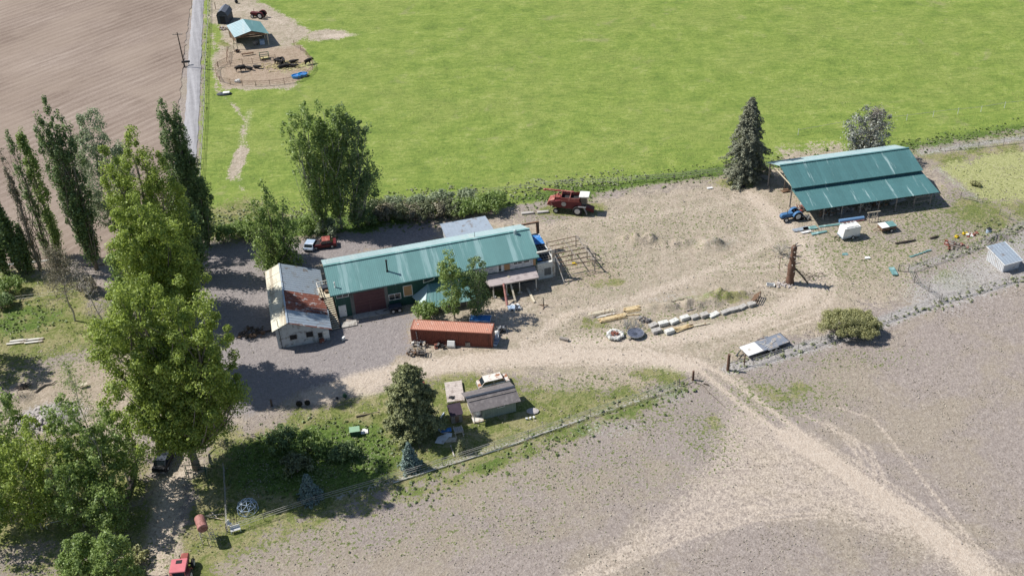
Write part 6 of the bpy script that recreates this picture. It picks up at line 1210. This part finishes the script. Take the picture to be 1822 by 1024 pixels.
q = MB(); q.b2((-1.1, -.6, -.03), (1.3, .7, .1)); solo(q, 'concrete_step', M['concrete'], 'light concrete slab at the foot of the outside stair', 'slab', (620, 577), HW)
q = MB(); q.box((0, 0, .3), (.7, .5, .5), .2); solo(q, 'brown_box', M['rust'], 'brown box against the front of the old barn', 'box', (573, 608), HB)
# cattle pen contents
def cow_mesh(lying, seed):
    V = [(0, 0, .95), (.55, 0, 1.0), (.95, 0, 1.12), (1.3, 0, 1.2), (1.62, 0, 1.05), (-.55, 0, .98), (-.75, 0, 1.12), (-.9, 0, .6)]
    E_ = [(0, 1), (1, 2), (2, 3), (3, 4), (0, 5), (5, 6), (6, 7)]; Rr = [.4, .38, .26, .17, .09, .38, .1, .03]
    for s in (-1, 1):
        n = len(V)
        if not lying: V += [(.5, s*.2, .55), (.5, s*.21, .3), (.52, s*.21, .03), (-.5, s*.2, .6), (-.58, s*.21, .33), (-.52, s*.21, .03)]
        else: V += [(.6, s*.28, .8), (.85, s*.32, .72), (.6, s*.34, .68), (-.4, s*.3, .8), (-.1, s*.4, .72), (-.4, s*.42, .68)]
        E_ += [(1, n), (n, n+1), (n+1, n+2), (5, n+3), (n+3, n+4), (n+4, n+5)]; Rr += [.14, .075, .07, .17, .085, .07]
        m = len(V); V += [(1.33, s*.22, 1.25)]; E_ += [(3, m)]; Rr += [.05]
    me = bpy.data.meshes.new('cow_body'); me.from_pydata([(x, y, z-(.58 if lying else 0)) for x, y, z in V], E_, [])
    o = bpy.data.objects.new('cow', me); COL.objects.link(o); md = o.modifiers.new('s', 'SKIN')
    for i, r in enumerate(Rr): me.skin_vertices[0].data[i].radius = (r*.8, r)
    me.skin_vertices[0].data[0].use_root = True
    sb = o.modifiers.new('u', 'SUBSURF'); sb.levels = 1; sb.render_levels = 1
    dg = bpy.context.evaluated_depsgraph_get(); m2 = bpy.data.meshes.new_from_object(o.evaluated_get(dg)); bpy.data.objects.remove(o); m2.materials.clear(); m2.materials.append(M['hide']); return m2
cm = [cow_mesh(False, 1), cow_mesh(True, 2)]
COWS = [(425, 127, 20, 0, 'black cow standing in the pen, leftmost of the herd'), (433, 127, 200, 0, 'black cow beside the leftmost one'), (442.5, 123, -40, 1, 'black cow lying third from the left'), (456, 121, -25, 1, 'black cow lying fourth from the left'), (494, 113, 25, 0, 'black cow at the hay, left of the feeding group'), (499, 116, 150, 0, 'black cow in the middle of the feeding group'), (505, 113, -70, 0, 'black cow at the back of the feeding group'), (500, 121, 10, 1, 'black cow lying in front of the feeding group'), (508, 119, -10, 1, 'black cow lying right of the feeding group'), (520, 112, 5, 1, 'black cow lying near the pen end, the far one'), (521, 119, -20, 1, 'black cow lying near the pen end, the near one'), (548, 115, 30, 0, 'black cow standing at the right pen fence')]
for x, y, a, k_, lab in COWS:
    o = bpy.data.objects.new('cow', cm[k_]); COL.objects.link(o); o.location = G(x, y)+Vector((0, 0, .02)); o.rotation_euler = (0, 0, R_(a)); tag(o, lab, 'cow', 'black cattle in the pen')
q = MB(); g = random.Random(3)
for i in range(260): a = (g.gauss(0, 2.4), g.gauss(0, 1.4)); q.box((a[0], a[1], .06), (g.uniform(.2, .6), .12, .08), g.uniform(0, 3), g.uniform(-.3, .3))
solo(q, 'spread_hay', M['hay'], 'pale hay strewn on the ground among the feeding cattle', 'hay', (505, 117), kind='stuff')
for x, y, lab in ((528, 138, 'bright blue round trough at the pen fence, left one'), (539, 135, 'bright blue round trough at the pen fence, right one')):
    T = thing('water_trough', lab, 'trough', (x, y), 0, 'blue water troughs at the pen fence'); q = MB(); n = 18
    vs = [(r_*math.cos(6.283*i/n), .8*r_*math.sin(6.283*i/n), z) for r_, z in ((1.0, 0), (1.12, .6), (1.0, .6), (.92, .12)) for i in range(n)]; q.add(vs, [(k_*n+i, k_*n+(i+1) % n, k_*n+n+(i+1) % n, k_*n+n+i) for k_ in range(3) for i in range(n)]+[tuple(range(3*n, 4*n))]); q.build('basin', M['bluepl'], T)
    MB().tube((0, 0, .3), (0, 0, .42), .85, .85, n).build('water', M['bluet'], T)
T = thing('hay_feeder', 'dark square hay feeder frame in the cattle pen', 'feeder', (471, 105), HT); q = MB()
for x in (-1., 1.):
    for y in (-.7, .7): q.bar((x, y, 0), (x, y, 1.4), .14)
for z in (.35, 1.35): q.bar((-1, -.7, z), (1, -.7, z), .12); q.bar((-1, .7, z), (1, .7, z), .12); q.bar((-1, -.7, z), (-1, .7, z), .12); q.bar((1, -.7, z), (1, .7, z), .12)
q.build('frame', M['dkgrn'], T); MB().b2((-.85, -.55, .2), (.85, .55, .4)).build('tray', M['hay'], T)
q = MB(); q.bar((-1.4, 0, .4), (1.4, .1, .4), .45, .2); q.bar((-1.2, -.2, 0), (-1.2, .2, .4), .1); q.bar((1.2, -.2, 0), (1.2, .2, .4), .1); solo(q, 'feed_bunk', M['wood'], 'long low feed bunk left of the hay feeder', 'feeder', (441, 98), HT)
junk('junk_heap', 'dark scrap at the left post of the hay shelter', (424, 92), M['black'], 71, 6, .5, .5, M['wood'])
junk('junk_heap', 'brown scrap on the ground below the gambrel shed', (400, 52), M['wood'], 72, 9, 1.2, .5, M['dirtywhite'])
q = MB(); q.b2((-.6, -.35, .0), (.5, .35, .4)); q.box((.2, .1, .5), (.5, .4, .2), .3); solo(q, 'white_feeder', M['white'], 'small white feed box alone in the lower pen', 'box', (423, 146), R_(-15))
T = thing('upturned_boat', 'pale blue and white scrap boat lying below the pen', 'boat', (399, 168), R_(5)); q = MB(); q.ell((0, 0, .12), (1.7, .75, .35), 12, 6); q.build('hull', M['navy'], T); MB().b2((-.2, -.5, .35), (1.2, .4, .52)).build('cover', M['white'], T)
q = MB(); q.ell((0, 0, .5), (.45, .35, .55), 8, 6, .1, rc); solo(q, 'dark_barrel', M['black'], 'dark barrel at the top left pasture edge', 'barrel', (421, 6))
# ================================================================ FENCES, POLES
postcache = {}
def post_obj(T, loc, h, r, m, key='fence_post'):
    k_ = (round(h, 2), round(r, 3), m)
    if k_ not in postcache: o = MB().tube((0, 0, -.1), (0, 0, h), r, r*.9, 6).build(key, M[m], T); postcache[k_] = o.data
    else: o = bpy.data.objects.new(key, postcache[k_]); COL.objects.link(o); o.parent = T
    o.location = loc
def fence(name, label, px, sp=3., h=1.25, r=.05, m='wood', wires=(.45, .85, 1.15), wm='wire', wr=.012, closed=False, rails=0, mesh=None):
    wr = max(wr, .02)
    P0 = [G(*p) for p in px]; T = thing(name, label, 'fence', tuple(P0[0])); loc = [p-P0[0] for p in P0]
    pts = resample(loc, sp); g = random.Random(len(px)+int(px[0][0]))
    for p in pts: post_obj(T, p, h, r, m)
    q = MB()
    for z in wires:
        for a, b in zip(pts, pts[1:]): q.bar(tuple(a+Vector((0, 0, z))), tuple(b+Vector((0, 0, z+g.uniform(-.03, .03)))), wr*2, wr*2 if not rails else .1)
    if wires: q.build('wires' if not rails else 'rails', M[wm], T)
    return T
fence('wire_fence', 'long wire fence with thin posts along the lower edge of the lawn', [(1205, 690), (1100, 722), (1000, 757), (880, 797), (740, 842), (640, 872), (560, 895), (470, 925), (404, 948)], 3.4, 1.2, .04, 'greywood', wr=.014)
q = [(1038, 745), (960, 772), (900, 795), (845, 812)]; P0 = G(*q[0]); mbq = MB(); mbq.path([tuple(G(*p, .1)-P0) for p in q+[(800, 826), (740, 845), (700, 858)]], .07, 6); solo(mbq, 'white_irrigation_pipe', M['dirtywhite'], 'thin white pipe lying along the lawn fence', 'pipe', tuple(P0))
fence('wire_fence', 'wire fence running from the flatbed trailer to the right edge', [(1340, 648), (1420, 622), (1500, 596), (1585, 567), (1670, 538), (1745, 517), (1840, 488), (1930, 460)], 3.6, 1.2, .045, 'greywood')
fence('wire_fence', 'sagging wire fence along the upper side of the shed pen', [(1616, 484), (1680, 462), (1740, 440), (1800, 413), (1860, 385)], 3.2, 1.2, .045, 'greywood')
fence('wire_fence', 'short fence closing the left end of the shed pen', [(1598, 482), (1616, 482), (1626, 502), (1652, 518), (1674, 535)], 2.6, 1.35, .08, 'greywood', wires=(.15, .5, .9, 1.25), wr=.02)
fence('wire_fence', 'pasture fence in the tall grass behind the combine', [(800, 352), (900, 342), (1000, 330), (1100, 326), (1200, 318), (1290, 308), (1370, 300)], 4., 1.2, .045, 'greywood')
fence('wire_fence', 'small mesh gate and fence corner right of the open barn', [(1709, 352), (1738, 358)], 1.6, 1.2, .05, 'greywood', wires=(.2, .5, .8, 1.1), wr=.02)
fence('wire_fence', 'two-post wire fence stub at the upper right weeds', [(1778, 382), (1795, 390), (1830, 404)], 1.9, 1.3, .05, 'greywood', wires=(.3, .7, 1.1), wr=.02)
fence('wire_fence', 'garden fence along the ditch at the right edge', [(1672, 268), (1740, 262), (1830, 252)], 3.4, 1.1, .04, 'greywood')
fence('electric_fence', 'thin white-posted electric fence crossing the right pasture', [(1420, 240), (1500, 226), (1613, 214), (1660, 208), (1704, 203), (1745, 199), (1787, 192), (1840, 186)], 5.2, 1.3, .05, 'white', wires=(1.1,), wr=.008)
fence('roadside_fence', 'wire fence along the right side of the gravel road', [(371, -12), (371, 40), (366, 110), (364, 200), (358, 300), (352, 380)], 4., 1.3, .05, 'wood', wr=.014)
z3 = lambda *p: [(340+a/5.12, b/5.12) for a, b in p]
fence('pen_fence', 'brown post and wire fence round the cattle pen', z3((395, 465), (335, 470), (330, 570), (245, 612), (225, 640), (235, 700), (265, 745), (360, 770), (470, 782), (590, 785), (720, 780), (850, 762), (985, 740), (1060, 700), (1110, 640), (1105, 580), (1060, 520), (1000, 460), (940, 420)), 2.3, 1.3, .055, 'wood', wires=(.35, .7, 1.05, 1.25), wm='wood', wr=.02)
fence('pen_fence', 'cross fence dividing the cattle pen', z3((250, 612), (360, 598), (470, 582), (560, 575), (660, 560), (770, 540)), 2.0, 1.3, .055, 'wood', wires=(.35, .7, 1.05), wm='wood', wr=.02)
fence('rail_fence', 'white pipe rail fence in the shade of the lower left thicket', [(84, 940), (120, 932), (160, 925)], 2.2, 1., .04, 'dirtywhite', wires=(.9,), wm='dirtywhite', wr=.03)
fence('wire_fence', 'pale wire fence along the left grass below the poplars', [(-20, 543), (40, 535), (100, 528), (150, 520)], 3.5, 1.1, .04, 'greywood', wires=(.5, 1.0), wm='dirtywhite', wr=.02)
fence('lane_fence', 'low green pipe gate beside the lane under the cottonwood', [(332, 848), (332, 838), (366, 836), (368, 850)], 2.2, 1.1, .05, 'dkgrn', wires=(.2, 1.05), wm='dkgrn', wr=.03)
fence('garden_fence', 'fence of pale posts on the left side of the shaded garden', [(400, 838), (402, 870), (404, 905), (405, 945)], 2.4, 1.5, .07, 'greywood', wires=(.5, 1., 1.4), wr=.014)
P0 = G(-60, 478); q = MB(); q.path([tuple(G(*p, .15)-P0) for p in ((-60, 478), (0, 472), (45, 468), (88, 463))], .16, 6); solo(q, 'white_pipe', M['white'], 'white irrigation pipe along the foot of the poplars', 'pipe', tuple(P0))
for nm, b1, b2x, h1, lab in (('gate_post', (1295, 658), (1324, 649), 2.8, 'thick tall brown gate post with a rail, right of the track'), ('gate_post', (1233, 675), (1208, 686), 1.55, 'short thick brown gate post with a rail, left of the track')):
    A_p = G(*b1); B_p = G(*b2x)-A_p; T = thing(nm, lab, 'gate post', tuple(A_p)); r_ = .22 if h1 > 2 else .17
    MB().tube((0, 0, -.1), (0, 0, h1), r_*1.05, r_*.9, 12).build('post', M['stumpwood'], T); MB().tube((B_p.x, B_p.y, -.1), (B_p.x, B_p.y, h1*.68 if h1 > 2 else 1.3), .09, .08, 8).build('brace_post', M['stumpwood'] if h1 > 2 else M['greywood'], T)
    MB().tube((0, 0, h1*.42), (B_p.x, B_p.y, h1*.42 if h1 > 2 else .6), .06, .06, 7).build('rail', M['greywood'], T)
P0 = G(1236, 680); q = MB(); q.path([tuple(G(*p, .1)-P0) for p in ((1236, 680), (1250, 684), (1262, 698), (1278, 712), (1290, 724))], .035, 5); q.box((1.5, -.6, .1), (.7, .15, .15), -.5); solo(q, 'fallen_wire_gate', M['darkbark'], 'dark wire gate lying on the ground by the short gate post', 'gate', tuple(P0))
T = thing('utility_pole', 'leaning wooden utility pole with a crossarm beside the gravel road', 'utility pole', (329, 120), 0); MB().tube((0, 0, -.2), (0, 0, 8.35), .16, .11, 10).build('pole', M['darkbark'], T); ca = MB().bar((-1.1, 0, 7.9), (1.1, 0, 7.9), .12).build('crossarm', M['greywood'], T)
for x in (-1., -.4, .4, 1.): MB().tube((x, 0, 7.96), (x, 0, 8.15), .05, .04, 8).build('insulator', M['dirtywhite'], ca)
q = MB(); q.b2((-.9, -.25, .8), (.9, .25, 1.15)); [q.bar((x, 0, 0), (x, 0, .8), .1) for x in (-.6, .6)]; solo(q, 'mailbox_row', M['black'], 'dark mailboxes at the foot of the utility pole', 'mailboxes', (332, 117), R_(3))
q = MB(); q.tube((0, 0, 0), (0, 0, 1.8), .08); solo(q, 'corner_post', M['wood'], 'brown post beside the gambrel shed', 'post', (384, 17))
